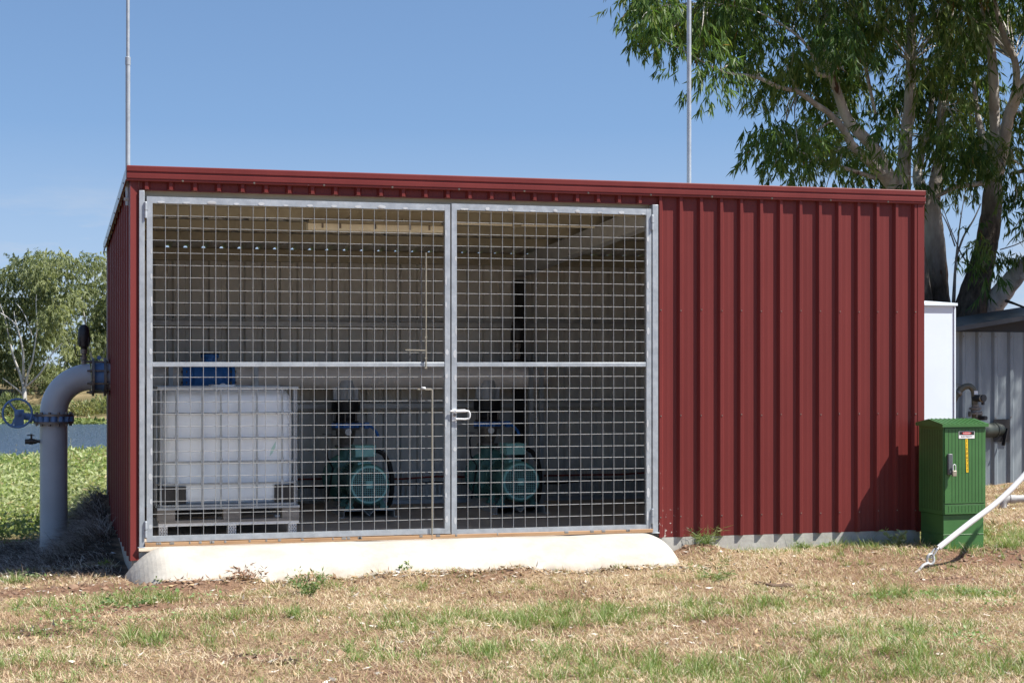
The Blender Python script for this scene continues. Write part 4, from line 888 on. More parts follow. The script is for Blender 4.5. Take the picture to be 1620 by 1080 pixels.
def atN(px, py, Z):
    px, py, Z = [np.asarray(a, float) for a in (px, py, Z)]
    return np.array(CAMPOS)[None] + np.array(FWD)[None] * Z[:, None] + np.array(RIGHT)[None] * ((px - CX) / FPX * Z)[:, None] + np.array([[0, 0, 1.0]]) * ((HORIZ - py) / FPX * Z)[:, None]

# ---- bark
def bark_material(name, zlo, zhi, pale=((.37, .335, .30), (.60, .57, .53)), dark=((.035, .028, .022), (.13, .105, .085))):
    m = bpy.data.materials.new(name); m.use_nodes = True; nt = m.node_tree; N = nt.nodes; L = nt.links; p = N['Principled BSDF']; p.inputs['Roughness'].default_value = .8; p.inputs['Specular IOR Level'].default_value = .25
    geo = N.new('ShaderNodeNewGeometry'); mp = N.new('ShaderNodeMapping'); mp.inputs['Scale'].default_value = (1, 1, .35); L.new(geo.outputs['Position'], mp.inputs[0]); sp = N.new('ShaderNodeSeparateXYZ'); L.new(geo.outputs['Position'], sp.inputs[0])
    def noise(s, d=5):
        n = N.new('ShaderNodeTexNoise'); n.inputs['Scale'].default_value = s; n.inputs['Detail'].default_value = d; n.inputs['Roughness'].default_value = .65; L.new(mp.outputs[0], n.inputs['Vector']); return n.outputs['Fac']
    def ramp(f, a, b, ca, cb):
        c = N.new('ShaderNodeValToRGB'); c.color_ramp.elements[0].position = a; c.color_ramp.elements[1].position = b; c.color_ramp.elements[0].color = (*ca, 1); c.color_ramp.elements[1].color = (*cb, 1); L.new(f, c.inputs[0]); return c.outputs[0]
    a = ramp(noise(2.6), .42, .60, *pale); b = ramp(noise(14), .35, .7, *dark)
    n = noise(1.5, 4); add = N.new('ShaderNodeMath'); add.operation = 'MULTIPLY_ADD'; add.inputs[1].default_value = 3.0; L.new(n, add.inputs[0]); L.new(sp.outputs['Z'], add.inputs[2])
    r = N.new('ShaderNodeMapRange'); r.inputs[1].default_value = zlo + 1.5; r.inputs[2].default_value = zhi + 1.5; L.new(add.outputs[0], r.inputs[0])
    x = N.new('ShaderNodeMix'); x.data_type = 'RGBA'; L.new(r.outputs[0], x.inputs[0]); L.new(b, x.inputs[6]); L.new(a, x.inputs[7])
    # strips of peeling bark
    s = N.new('ShaderNodeMapRange'); s.inputs[1].default_value = .63; s.inputs[2].default_value = .67; L.new(noise(4.3, 3), s.inputs[0])
    y = N.new('ShaderNodeMix'); y.data_type = 'RGBA'; y.inputs[7].default_value = (.11, .065, .045, 1); L.new(s.outputs[0], y.inputs[0]); L.new(x.outputs[2], y.inputs[6]); L.new(y.outputs[2], p.inputs['Base Color'])
    bp = N.new('ShaderNodeBump'); bp.inputs['Strength'].default_value = .9; bp.inputs['Distance'].default_value = .12; L.new(noise(9), bp.inputs['Height']); L.new(bp.outputs[0], p.inputs['Normal'])
    return m
BARK = bark_material('gum_bark', 2.7, 4.2)
BARKD = bark_material('dark_gum_bark', 3.6, 5.2)
BARKP = bark_material('pale_gum_bark', -4, -3)
BARKW = bark_material('white_gum_bark', -4, -3, pale=((.42, .40, .37), (.62, .60, .57)))
G_MATS = [leafmat('gum_leaf', (.095, .165, .038)), leafmat('gum_leaf_dark', (.052, .108, .028)), leafmat('gum_leaf_olive', (.155, .205, .055)), leafmat('gum_leaf_pale', (.20, .25, .11)), leafmat('gum_leaf_dead', (.22, .13, .05))]

def stem(mb, pts, m=0, n=10):
    """pts: (px, py, Z, radius px)"""
    P_ = [at(a, b, z) for a, b, z, r in pts]; R_ = [r * z / FPX for a, b, z, r in pts]
    sp_ = spline(P_, 5); rs = []
    for i in range(len(R_) - 1):
        for k in range(5): rs.append((R_[i] + (R_[i + 1] - R_[i]) * k / 5) * (1 + rnd.uniform(-.05, .05)))
    rs.append(R_[-1]); mb.tube(sp_, rs, n, m); return sp_
TZ = 28.0
gum = thing('gum_tree', at(1500, 760, TZ), 'big grey-barked gum tree leaning over the right end of the shed', 'tree')
mb = MB()
stem(mb, [(1497, 800, TZ, 30), (1487, 560, TZ, 24), (1482, 480, TZ, 21), (1480, 425, TZ, 18.5), (1476, 370, TZ, 17), (1472, 325, TZ, 15)], 0, 14)
stem(mb, [(1474, 335, TZ, 12), (1479, 295, TZ + .3, 11), (1488, 235, TZ + .5, 8), (1490, 170, TZ + .8, 7), (1500, 90, TZ + 1, 5), (1505, 0, TZ + 1, 4)], 0)
stem(mb, [(1478, 350, TZ + .1, 12), (1463, 312, TZ, 11), (1452, 270, TZ + .6, 8), (1470, 190, TZ + 1, 5), (1480, 100, TZ + 1.4, 3)], 0)
stem(mb, [(1468, 620, TZ - .3, 24), (1452, 450, TZ - .4, 20), (1434, 340, TZ - .5, 17), (1424, 305, TZ - .5, 16)], 0, 14)
stem(mb, [(1427, 312, TZ - .5, 14), (1430, 260, TZ - .5, 11.5), (1434, 210, TZ - .5, 10.5), (1439, 170, TZ - .5, 9.5), (1441, 100, TZ - .4, 8.5), (1442, 20, TZ - .3, 7.5), (1445, -110, TZ, 5.5), (1450, -300, TZ, 3)], 0, 12)
lm = stem(mb, [(1424, 310, TZ - .5, 13), (1405, 278, TZ - .6, 11.5), (1385, 238, TZ - .8, 10), (1358, 208, TZ - 1, 9), (1340, 188, TZ - 1.1, 8.2), (1326, 150, TZ - 1.2, 7.2), (1314, 112, TZ - 1.3, 6.2), (1305, 70, TZ - 1.5, 4.6), (1303, 10, TZ - 1.5, 3), (1298, -60, TZ - 1.5, 2)], 0, 12)
stem(mb, [(1412, 296, TZ - .4, 9), (1378, 258, TZ - 1.1, 8.5), (1350, 232, TZ - 1.4, 7.2), (1334, 205, TZ - 1.6, 6), (1312, 180, TZ - 1.8, 5), (1290, 165, TZ - 2, 4.6), (1262, 145, TZ - 2.2, 4.2), (1232, 138, TZ - 2.4, 3.6), (1195, 122, TZ - 2.6, 2.8), (1140, 112, TZ - 2.8, 1.6), (1090, 85, TZ - 3, .9), (1040, 60, TZ - 3.2, .5)], 0)
stem(mb, [(1316, 118, TZ - 1.3, 4.5), (1295, 118, TZ - 1.7, 3.4), (1290, 98, TZ - 1.8, 3), (1265, 60, TZ - 2, 2.2), (1200, 20, TZ - 2.4, 1.4), (1120, 5, TZ - 2.8, .8), (1040, 10, TZ - 3.2, .5)], 0, 8)
stem(mb, [(1345, -10, TZ - .9, 4), (1355, 30, TZ - .9, 4.4), (1362, 60, TZ - .9, 4.2), (1372, 120, TZ - .8, 3.4), (1385, 180, TZ - .8, 2)], 0, 8)
stem(mb, [(1245, 235, TZ - 2, .9), (1280, 245, TZ - 1.6, 1.6), (1325, 262, TZ - 1.2, 2.6), (1385, 282, TZ - .8, 4)], 0, 6)
# second, darker-based stem and its limbs
stem(mb, [(1528, 800, TZ - .5, 34), (1530, 540, TZ - .5, 29), (1538, 480, TZ - .5, 25), (1552, 425, TZ - .5, 19), (1562, 380, TZ - .5, 17.5), (1569, 330, TZ - .5, 16), (1571, 290, TZ - .5, 14.5), (1570, 255, TZ - .5, 13.5)], 1, 14)
stem(mb, [(1568, 275, TZ - .6, 12), (1561, 235, TZ - .4, 8), (1548, 190, TZ - .2, 5), (1540, 130, TZ, 3)], 0)
stem(mb, [(1574, 270, TZ - .5, 11), (1576, 230, TZ - .6, 9), (1573, 180, TZ - .7, 8.2), (1572, 130, TZ - .8, 8), (1566, 60, TZ - .8, 7), (1555, 0, TZ - .9, 6), (1540, -100, TZ - 1, 4)], 0)
stem(mb, [(1578, 275, TZ - .5, 11), (1590, 215, TZ - .8, 9.5), (1598, 178, TZ - .9, 9.5), (1612, 148, TZ - 1, 9.5), (1632, 110, TZ - 1.1, 8), (1680, 20, TZ - 1.2, 6), (1730, -120, TZ - 1.4, 4.5), (1900, -260, TZ - 3, 3), (2100, -330, TZ - 4.5, 2)], 0)
stem(mb, [(1600, 168, TZ - 1, 6), (1608, 130, TZ - 1.2, 5.8), (1605, 95, TZ - 1.3, 5.4), (1590, 62, TZ - 1.4, 5), (1575, 10, TZ - 1.5, 4.4), (1560, -60, TZ - 1.6, 3)], 0)
stem(mb, [(1536, 540, TZ - .2, 22), (1556, 500, TZ - .3, 21), (1580, 470, TZ - .6, 17.5), (1604, 440, TZ - .9, 15), (1640, 402, TZ - 1.3, 13.5), (1720, 320, TZ - 2, 9), (1800, 200, TZ - 2.5, 5)], 2, 12)
stem(mb, [(1592, 476, TZ - .8, 2.8), (1604, 480, TZ - 1.1, 2.2), (1622, 487, TZ - 1.5, 1.8)], 0, 6)
stem(mb, [(1570, 288, TZ - .5, 5), (1540, 292, TZ - .8, 4), (1510, 296, TZ - 1, 4), (1492, 306, TZ - 1, 3.4), (1478, 312, TZ - 1, 2.4)], 0, 8)
stem(mb, [(1600, 275, TZ - 1, 3), (1625, 268, TZ - 1.4, 3.4), (1660, 250, TZ - 1.8, 3.5)], 0, 6)
TW = MB()
for L_ in ([(1505, 540, 3.4), (1509, 470, 3), (1511, 430, 2.2), (1514, 395, 1.5), (1520, 345, 1), (1526, 310, .6)], [(1512, 410, 1.8), (1524, 375, 1.7), (1540, 348, 1.3), (1552, 322, .8)], [(1511, 390, 1.3), (1500, 358, 1.1), (1490, 338, .7)], [(1557, 470, 2), (1555, 445, 1.2), (1552, 420, .8)], [(1535, 420, 1.4), (1520, 400, 1), (1500, 352, .8), (1490, 322, .5)], [(1582, 395, 1), (1605, 388, .9), (1622, 380, .8)], [(1600, 370, .8), (1612, 350, .7), (1620, 335, .6)]):
    stem(TW, [(a, b, TZ - .9, r) for a, b, r in L_], 0, 6)
mb.build('trunk', [BARK, BARKD, BARKP], gum, smooth=60)
crown_poly = [(1010, -40), (998, 20), (1000, 60), (1008, 78), (1018, 84), (1040, 62), (1058, 88), (1090, 102), (1118, 122), (1150, 142), (1190, 150), (1212, 172), (1185, 190), (1178, 205), (1196, 235), (1232, 250), (1262, 275), (1300, 300), (1400, 312), (1455, 290), (1500, 298), (1540, 290), (1560, 250), (1600, 262), (1680, 300), (2050, 320), (2150, -100), (1900, -480), (1500, -620), (1300, -420), (1160, -160), (1090, -60)]
cl = []
def try_add(x, y, z, r): cl.append((x, y, z, r))
LIMBS = [[(1424, 310), (1385, 238), (1340, 188), (1314, 112), (1305, 70)], [(1412, 296), (1350, 232), (1312, 180), (1262, 145), (1195, 122)], [(1427, 312), (1434, 210), (1441, 100), (1442, 20)], [(1574, 270), (1573, 180), (1572, 130), (1555, 0)], [(1578, 275), (1598, 178), (1632, 110)], [(1600, 168), (1605, 95), (1575, 10)], [(1570, 330), (1571, 250)]]
def limb_dist(x, y):
    best = 1e9
    for L_ in LIMBS:
        for (ax, ay), (bx, by) in zip(L_, L_[1:]):
            t = max(0, min(1, ((x - ax) * (bx - ax) + (y - ay) * (by - ay)) / ((bx - ax) ** 2 + (by - ay) ** 2))); best = min(best, math.hypot(x - ax - t * (bx - ax), y - ay - t * (by - ay)))
    return best
nv = 0
while nv < 212:
    x, y = rnd.uniform(955, 1660), rnd.uniform(-40, 312)
    if not inpoly([x], [y], crown_poly)[0]: continue
    dens = max(0, 2.6 * float(.6 * vnoise([x], [y], 70, 5)[0] + .4 * vnoise([x], [y], 33, 6)[0]) - .72)
    if x > 1455 and y > 120: dens *= .62
    if 1380 < x < 1450 and y > 190: dens *= .35
    if rnd.random() > dens: continue
    off = (x - 1500) / 500
    zc = TZ - .2 + 2.2 * off + rnd.uniform(-2.6, 3.2)
    if limb_dist(x, y + 8) < 26 and zc < TZ + .3 and rnd.random() < .93: zc = TZ + .6 + rnd.random() * 2
    try_add(x, y, zc, rnd.uniform(.28, .56)); nv += 1
nv = 0
while nv < 150:
    x, y = rnd.uniform(1000, 2150), rnd.uniform(-620, 330)
    if (x < 1660 and y > -40) or not inpoly([x], [y], crown_poly)[0]: continue
    try_add(x, y, TZ + rnd.uniform(-4, 4), rnd.uniform(.8, 1.15)); nv += 1
for x, y, z, r in ((1560, 395, 26.6, .32), (1572, 418, 26.6, .30), (1555, 425, 26.4, .26), (1538, 378, 27, .18), (1545, 360, 27, .16), (1585, 405, 26.8, .2), (1590, 265, 26.4, .4), (1608, 300, 26.4, .4), (1618, 330, 26.2, .3), (1598, 235, 26.2, .35), (1462, 440, 30, .3), (1460, 470, 30.5, .3), (1608, 395, 26.6, .16), (1620, 360, 26.4, .2), (1530, 400, 27, .14), (1505, 420, 28.6, .10), (1562, 450, 26.4, .15), (1590, 340, 27, .12)): try_add(x, y, z, r)
nv = 0
while nv < 75:  # unseen leaf clumps added out of view to throw shade on the hut
    x, y = rnd.uniform(1720, 2350), rnd.uniform(-560, 60)
    try_add(x, y, rnd.uniform(21.5, 26), rnd.uniform(.65, .85)); nv += 1
def sprigs(cl, per, L0, w0, mats_p, drop=1.0, leaf_n=(9, 15)):
    Ps, Ds, Ls, Ws, Ms = [], [], [], [], []
    for x, y, z, r in cl:
        c = np.array(at(x, y, z)); ns = max(3, int(per * (r / .6) ** 2)); tone = rng.choice(len(mats_p), p=mats_p)
        for k in range(ns):
            d = rng.normal(size=3); d /= np.linalg.norm(d); s0 = c + d * r * rng.random() ** .6 * np.array([1, 1, .85])
            out = d * .55 + np.array([0, 0, -.6 * drop]) + rng.normal(size=3) * .3; out /= np.linalg.norm(out)
            n = rng.integers(*leaf_n); tlen = rng.uniform(.16, .36) * L0 / .2
            t = np.sort(rng.random(n)); P_ = s0 + np.outer(t, out) * tlen
            D_ = out * .5 + np.array([0, 0, -.8 * drop]) + rng.normal(size=(n, 3)) * .36
            Ps.append(P_); Ds.append(D_); Ls.append(L0 * rng.uniform(.6, 1.2, n)); Ws.append(w0 * rng.uniform(.7, 1.25, n))
            mi = np.full(n, tone); o = rng.random(n) < .35; mi[o] = rng.choice(len(mats_p), o.sum(), p=mats_p); Ms.append(mi)
    P_ = np.concatenate(Ps); return leaves(P_, np.concatenate(Ds), np.concatenate(Ls), np.concatenate(Ws)) + (np.concatenate(Ms),)
v, q, mi = sprigs(cl, 42, .19, .0265, [.44, .30, .19, .055, .015])
veg('crown', v, q, G_MATS, mi, gum)
# fine twigs from the limbs into the leaf clumps
for x, y, z, r in cl:
    if y > -20 and x < 1640 and y < 320 and rnd.random() < .75:
        ex = min((l for l in ((1340, 190), (1314, 112), (1262, 145), (1195, 122), (1434, 210), (1441, 100), (1490, 170), (1573, 150), (1598, 178), (1605, 95), (1140, 112), (1265, 60), (1120, 5), (1350, 232), (1300, 30), (1385, 282), (1575, 240))), key=lambda l: (l[0] - x) ** 2 + (l[1] - y) ** 2)
        mx_, my_ = (ex[0] + x) / 2 + rnd.uniform(-8, 8), (ex[1] + y) / 2 - rnd.uniform(0, 14)
        stem(TW, [(ex[0], ex[1], TZ - .7, 1.6), (mx_, my_, (TZ - .7 + z) / 2, 1.1), (x, y, z, .7), (x + rnd.uniform(-12, 12), y + rnd.uniform(8, 25), z, .35)], 0, 5)
TW.build('twig', [BARK], gum)

# ---- gums across the river
F_MATS = [leafmat('far_leaf', (.235, .27, .135), .45), leafmat('far_leaf_dark', (.13, .165, .085), .45), leafmat('far_leaf_light', (.34, .37, .19), .45)]
def far_tree(label, Z, poly, stems, ncl, r0=(.8, 1.5), base=(40, 623), holes=(), mp=(.5, .25, .25), per=50, L0=.34, w0=.075):
    t = thing('gum_tree', at(base[0], base[1] + 8, Z), label, 'tree', 'gum trees on the far bank')
    mb = MB()
    for s in stems: stem(mb, [(a, b, Z - 1.1 + dz, r * .85) for a, b, dz, r in s], 0, 7)
    mb.build('trunk', [BARKW], t, smooth=60)
    xs = [p[0] for p in poly]; ys = [p[1] for p in poly]; cl = []
    while len(cl) < ncl:
        x, y = rnd.uniform(min(xs), max(xs)), rnd.uniform(min(ys), max(ys))
        if not inpoly([x], [y], poly)[0]: continue
        if any((x - h[0]) ** 2 + (y - h[1]) ** 2 < h[2] ** 2 and rnd.random() < .93 for h in holes): continue
        if rnd.random() > .35 + 1.1 * float(vnoise([x], [y], 34, int(Z))[0]): continue
        zc = Z + rnd.uniform(-3.5, 3.5)
        if any(math.hypot(x - a, y - b) < 17 for s in stems for a, b, dz, r in s) and zc < Z + .5: zc = Z + rnd.uniform(.3, 3.5)
        cl.append((x, y, zc, rnd.uniform(*r0)))
    v, q, mi = sprigs([(x, y, z, r) for x, y, z, r in cl], per * .18, L0, w0, list(mp), leaf_n=(10, 18))
    veg('crown', v, q, F_MATS, mi, t)
far_tree('pale forked gum tree on the far river bank with white limbs', 134, [(-70, 600), (-70, 430), (-5, 415), (12, 403), (28, 400), (40, 410), (60, 402), (85, 400), (108, 408), (120, 430), (122, 480), (126, 530), (118, 580), (100, 610), (20, 600)],
         [[(38, 645, 0, 5.5), (38.5, 623, 0, 4.8), (38, 611, 0, 4)], [(38, 614, 0, 3), (31, 590, 0, 2.4), (22, 566, -.4, 2), (14, 535, -.8, 1.6), (7, 500, -1, 1.2), (-6, 470, -1, .7)], [(39, 612, 0, 3), (45, 588, -.5, 2.2), (52, 565, -1, 1.6), (58, 520, -1.4, 1.2), (57, 480, -1.6, .8), (58, 465, -1.6, .6)],
          [(37, 600, 0, 2.4), (36, 555, -1, 2), (30, 528, -1.5, 1.7), (22, 510, -1.6, 1.4), (-4, 492, -1.6, 1)], [(41, 612, 0, 2.4), (55, 600, -1.2, 2), (68, 584, -1.6, 1.8), (82, 560, -1.8, 1.2), (98, 543, -2, .8)], [(28, 524, -1.4, 1.3), (23, 500, -1.5, 1), (22, 492, -1.5, .7)], [(50, 530, -1.2, 1.2), (42, 505, -1.4, 1), (34, 490, -1.4, .9), (24, 478, -1.4, .8)], [(36, 623, 0, 2), (20, 610, -.6, 1.5), (4, 598, -1, 1)]],
         150, holes=((45, 458, 9), (56, 450, 7), (30, 500, 10), (36, 590, 15), (60, 590, 10)))
far_tree('rounded green gum tree on the far river bank beside the shed wall', 141, [(112, 610), (113, 520), (116, 440), (122, 412), (140, 406), (160, 405), (180, 416), (215, 440), (235, 520), (230, 610)],
         [[(150, 640, 0, 4), (150, 600, 0, 3), (140, 540, 0, 2), (128, 470, -1, 1)], [(150, 600, 0, 2.5), (175, 520, 0, 1.5), (185, 460, 0, .8)]], 110, base=(150, 635), holes=((128, 440, 5), (136, 452, 4)))
far_tree('olive gum tree standing low behind the forked white gum', 152, [(-80, 625), (-80, 520), (0, 530), (60, 540), (110, 520), (150, 500), (200, 540), (210, 625)],
         [[(100, 640, 0, 3), (102, 590, 0, 2), (110, 530, 0, 1)]], 110, base=(100, 635), mp=(.35, .15, .5))
def bush(label, px, py, Z, rx, rz, n, mp, L0=.35, w0=.09):
    c = np.array(at(px, py, Z)); d = unit(rng.normal(size=(n, 3))); d[:, 2] = np.abs(d[:, 2]); P_ = c + d * (rng.random((n, 1)) ** .4) * np.array([rx, rx * .8, rz]) * (.75 + .5 * vnoise(d[:, 0] * 3, d[:, 2] * 3 + px, .8, 4))[:, None]
    v, q = leaves(P_, d + np.array([0, 0, .2]) + rng.normal(size=(n, 3)) * .6, L0 * rng.uniform(.6, 1.2, n), w0 * rng.uniform(.7, 1.2, n))
    o = veg('bush', v, q, F_MATS + [leafmat('bush_leaf', (.24, .22, .10), .25)], rng.choice(4, n, p=mp), None, tuple(c)); tag(o, label, 'bush', 'bushes on the far bank')
bush('yellow green bush on the far bank under the pipe elbow', 140, 661, 127, 1.9, 1.25, 2600, [.25, .05, .3, .4])
bush('dull olive bush on the far bank against the shed wall', 176, 660, 128, 1.8, 1.7, 2600, [.45, .25, .2, .1])
bush('dark bush on the far bank below the forked gum', 12, 660, 127.5, 2.1, 1.7, 2600, [.2, .75, .05, 0])
bush('small dark bush on the far bank left of the riser pipe', 62, 662, 127, 1.5, .9, 1500, [.3, .6, .1, 0])
# floating plants along the far bank
n = 9000; D_ = rng.uniform(114, 122.5, n); Lt = rng.uniform(-.40, -.18, n) * D_
k = vnoise(Lt, D_, 3.0, 8) > np.interp(D_, [114, 117, 122], [.8, .35, .15]); D_, Lt = D_[k], Lt[k]
P_ = np.array(CAMPOS)[None] * np.array([[1, 1, 0]]) + np.outer(D_, FWD) + np.outer(Lt, RIGHT); P_[:, 2] = np.maximum(WATER, hfun(P_[:, 0], P_[:, 1])) + rng.uniform(.0, .16, len(P_))
v, q = leaves(P_, rng.normal(size=P_.shape) * np.array([1, 1, .35]), rng.uniform(.25, .5, len(P_)), rng.uniform(.12, .22, len(P_)))
tag(veg('floating_plants', v, q, [leafmat('floating_leaf', (.23, .27, .09), .2), leafmat('floating_leaf_dark', (.15, .2, .06), .2)], rng.integers(0, 2, len(P_))), 'band of pale floating water plants along the far bank', kind='stuff')

# ---- weeds between the shed and the river
n = 50000; D_ = 1 / rng.uniform(1 / 73, 1 / 17.6, n); Lt = (rng.uniform(-.42, -.19, n)) * D_
xy = np.array(CAMPOS)[None, :2] + np.outer(D_, np.array(FWD)[:2]) + np.outer(Lt, np.array(RIGHT)[:2])
hump = vnoise(xy[:, 0], xy[:, 1], 1.1, 12) * .6 + vnoise(xy[:, 0], xy[:, 1], .4, 13) * .4
near = np.clip((xy[:, 1] - 4.4) / 1.6, 0, 1); side_ = np.clip((-.35 - xy[:, 0]) / .5, 0, 1)
keep = (xy[:, 1] > 4.75) & ~((xy[:, 1] < 5.2) & (xy[:, 0] > -.6))
top = (.12 + .40 * hump) * (.35 + .65 * near)
zz = hfun(xy[:, 0], xy[:, 1]) + top * rng.random(n) ** .6
P_ = np.c_[xy, zz][keep]; D2 = D_[keep]; n = len(P_)
sz = np.interp(D2, [17, 25, 45, 73], [.06, .09, .15, .24])
v, q = leaves(P_, rng.normal(size=(n, 3)) * np.array([1, 1, .45]) + np.array([0, 0, .25]), sz * rng.uniform(.6, 1.3, n), sz * rng.uniform(.28, .5, n))
W_MATS = [leafmat('weed_leaf', (.21, .275, .085), .35), leafmat('weed_leaf_light', (.36, .40, .20), .35), leafmat('weed_leaf_dark', (.115, .175, .055), .35), leafmat('weed_dry', (.36, .30, .15), .2)]
clump = (hump[keep] * 1.2 + rng.random(n) * .5); mi = np.where(clump < .62, 2, np.where(clump < .95, 0, 1)); mi[rng.random(n) < .06] = 3
# thin stalks among them
ns = 2600; s_ = rng.integers(0, n, ns); Pb = P_[s_].copy(); Pb[:, 2] = hfun(Pb[:, 0], Pb[:, 1]); Lb = (P_[s_][:, 2] - Pb[:, 2]) + rng.uniform(.05, .25, ns)
v2, q2 = blades(Pb, np.c_[rng.normal(size=(ns, 2)) * .22, np.ones(ns)], Lb, np.interp(D2[s_], [17, 73], [.007, .02]), rng.uniform(0, .6, ns))
tag(veg('weeds', np.concatenate([v, v2]), np.concatenate([q, q2 + len(v)]), W_MATS, np.concatenate([mi, np.where(rng.random(2 * ns) < .5, 0, 3)])), 'bright green weeds covering the slope down to the river', kind='stuff')
def seed_grass(label, px, py, Z, h, n=5):
    c = np.array(at(px, py, Z)); c[2] = float(hfun(c[0], c[1])); Pb = np.repeat(c[None], n, 0) + rng.normal(size=(n, 3)) * np.array([.06, .06, 0]); lean = rng.normal(size=(n, 2)) * .3
    D0 = np.c_[lean, np.ones(n)]; Lh = h * rng.uniform(.7, 1.05, n); v, q = blades(Pb, D0, Lh, np.full(n, .010), np.full(n, .5)); m = np.zeros(2 * n, int)
    tips = v.reshape(n, 6, 3)[:, 4]; mids = v.reshape(n, 6, 3)[:, 2]; k = 26; t = rng.random((n, k, 1)); Pf = (mids[:, None] * (1 - t) + tips[:, None] * t).reshape(-1, 3)
    dd = np.repeat(unit(tips - mids), k, 0) + rng.normal(size=(n * k, 3)) * .35; v2, q2 = leaves(Pf, dd, rng.uniform(.02, .05, n * k), rng.uniform(.006, .012, n * k))
    o = veg('seed_grass', np.concatenate([v, v2]), np.concatenate([q, q2 + len(v)]), [W_MATS[0], W_MATS[3]], np.concatenate([m, np.ones(n * k, int)]), None, tuple(c)); tag(o, label, 'grass', 'tall seeding grasses by the water')
seed_grass('tall seeding grass at the left edge by the water', 18, 720, 30, 1.0, 4)
seed_grass('seeding grass leaning beside the riser pipe, before the water', 112, 722, 28, .85, 3)
seed_grass('clump of seeding grass next to the shed wall, before the water', 152, 726, 26, .75, 5)

# ---- grass, thatch and litter in front
S_MATS = [leafmat('straw_pale', (.63, .535, .385), .15, .8, .1), leafmat('straw_tan', (.46, .345, .225), .15, .8, .1), leafmat('straw_brown', (.26, .165, .11), .1, .8, .1), leafmat('grass_green', (.15, .23, .06), .3), leafmat('grass_light', (.26, .31, .12), .3)]
def free(x, y):
    inside = (x > -.06) & (x < 6.97) & (y > -.03) & (y < 4.5)
    ap = (x > -.1) & (x < 4.58) & (y > -.60 - .02 * np.sin(x * 4)) & (y <= 0)
    ap &= ~((x < .3) & (y < -.58 * np.sqrt(np.clip((x + .08) / .4, 0, 1)) - .04)) & ~((x > 4.0) & (y < -.58 * np.sqrt(np.clip((4.56 - x) / .55, 0, 1)) - .05))
    cb = (x > 6.81) & (x < 7.25) & (y > -.57) & (y < -.12)
    return ~(inside | ap | cb)
GREEN = [(800, 985, .9, .40), (950, 975, .6, .35), (690, 985, .5, .3), (1120, 968, .8, .28), (1200, 965, .5, .25), (1500, 1060, 1.6, .5), (1250, 1060, 1.0, .45), (1000, 1070, .8, .3), (1450, 945, .5, .22), (1570, 940, .6, .18), (170, 1000, .5, .28), (300, 1010, .5, .25), (60, 960, .5, .2), (30, 1060, .6, .4), (490, 930, .2, .1), (1120, 862, .22, .12), (1090, 915, .25, .15), (610, 1040, .5, .3), (400, 975, .4, .2), (1330, 875, .5, .12), (1600, 830, 1.2, .6), (1590, 822, 1.5, 1.0), (1500, 830, .5, .6), (1250, 872, .4, .08), (1300, 870, .4, .10), (1180, 880, .3, .1), (880, 1040, .5, .3), (1370, 1010, .5, .3), (640, 930, .25, .12), (900, 965, .3, .2), (240, 950, .5, .12), (180, 945, .4, .15), (20, 918, .3, .12), (1420, 1000, .5, .2)]
GC = [gz(a, b) + (rx, ry) for a, b, rx, ry in GREEN]
def greenness(x, y):
    g = np.zeros_like(x)
    for cx, cy, rx, ry in GC: g += np.exp(-((x - cx) / rx) ** 2 - ((y - cy) / ry) ** 2)
    return np.clip(g, 0, 1.3) * (.25 + 1.3 * vnoise(x, y, .22, 21)) * (.4 + 1.1 * vnoise(x, y, .07, 22)) + .12 * (vnoise(x, y, .35, 23) > .62)
def scatter(n, x0=-4.6, x1=10.8, y0=-6.6, y1=1.2):
    n2 = int(n * .22); x = np.r_[rng.uniform(x0, x1, int(n * 1.12)), rng.uniform(7.0, 13.0, n2)]; y = np.r_[rng.uniform(y0, y1, int(n * 1.12)), rng.uniform(1.2, 7.8, n2)]
    Lt = (x - CAMPOS.x) * RIGHT.x + (y - CAMPOS.y) * RIGHT.y; D = (x - CAMPOS.x) * FWD.x + (y - CAMPOS.y) * FWD.y
    k = (Lt > -.38 * D) & (Lt < .46 * D) & free(x, y); return x[k], y[k]
x, y = scatter(420000); k = rng.random(len(x)) > (.12 + 1.1 * bare(x, y)) * (.5 + vnoise(x, y, .3, 31)); x, y = x[k], y[k]; n = len(x)
tilt = rng.uniform(.10, 1.15, n); az = rng.uniform(0, 2 * np.pi, n); z = hfun(x, y)
v1, q1 = blades(np.c_[x, y, z + rng.uniform(-.004, .010, n)], np.c_[np.cos(az), np.sin(az), tilt], rng.uniform(.020, .068, n), rng.uniform(.0020, .0048, n), rng.uniform(-.2, .9, n))
t_ = vnoise(x, y, .5, 33) * .6 + rng.random(n) * .7; m1 = np.where(t_ < .42, 2, np.where(t_ < .80, 1, 0)); m1[rng.random(n) < .10] = 4
tag(veg('dry_grass', v1, q1, S_MATS, np.tile(m1, 2)), 'matted dry straw coloured grass in front of the shed', kind='stuff')
x, y = scatter(170000); k = rng.random(len(x)) < greenness(x, y) * .55; x, y = x[k], y[k]
tx, ty = scatter(9000); k = rng.random(len(tx)) < .10 + .75 * np.clip(greenness(tx, ty), 0, 1) - .25 * bare(tx, ty); tx, ty = tx[k], ty[k]; nb = rng.integers(8, 46, len(tx))
ti = np.repeat(np.arange(len(tx)), nb); tr = (.018 + .045 * rng.random(len(tx)))[ti]; tang = rng.uniform(0, 2 * np.pi, len(ti)); tr = tr * np.sqrt(rng.random(len(ti)))
fx_ = tx[ti] + tr * np.cos(tang); fy_ = ty[ti] + tr * np.sin(tang); ok = free(fx_, fy_); hs_ = np.r_[np.ones(len(x)), rng.uniform(.7, 1.9, len(tx))[ti][ok]]
x, y = np.r_[x, fx_[ok]], np.r_[y, fy_[ok]]; n = len(x)
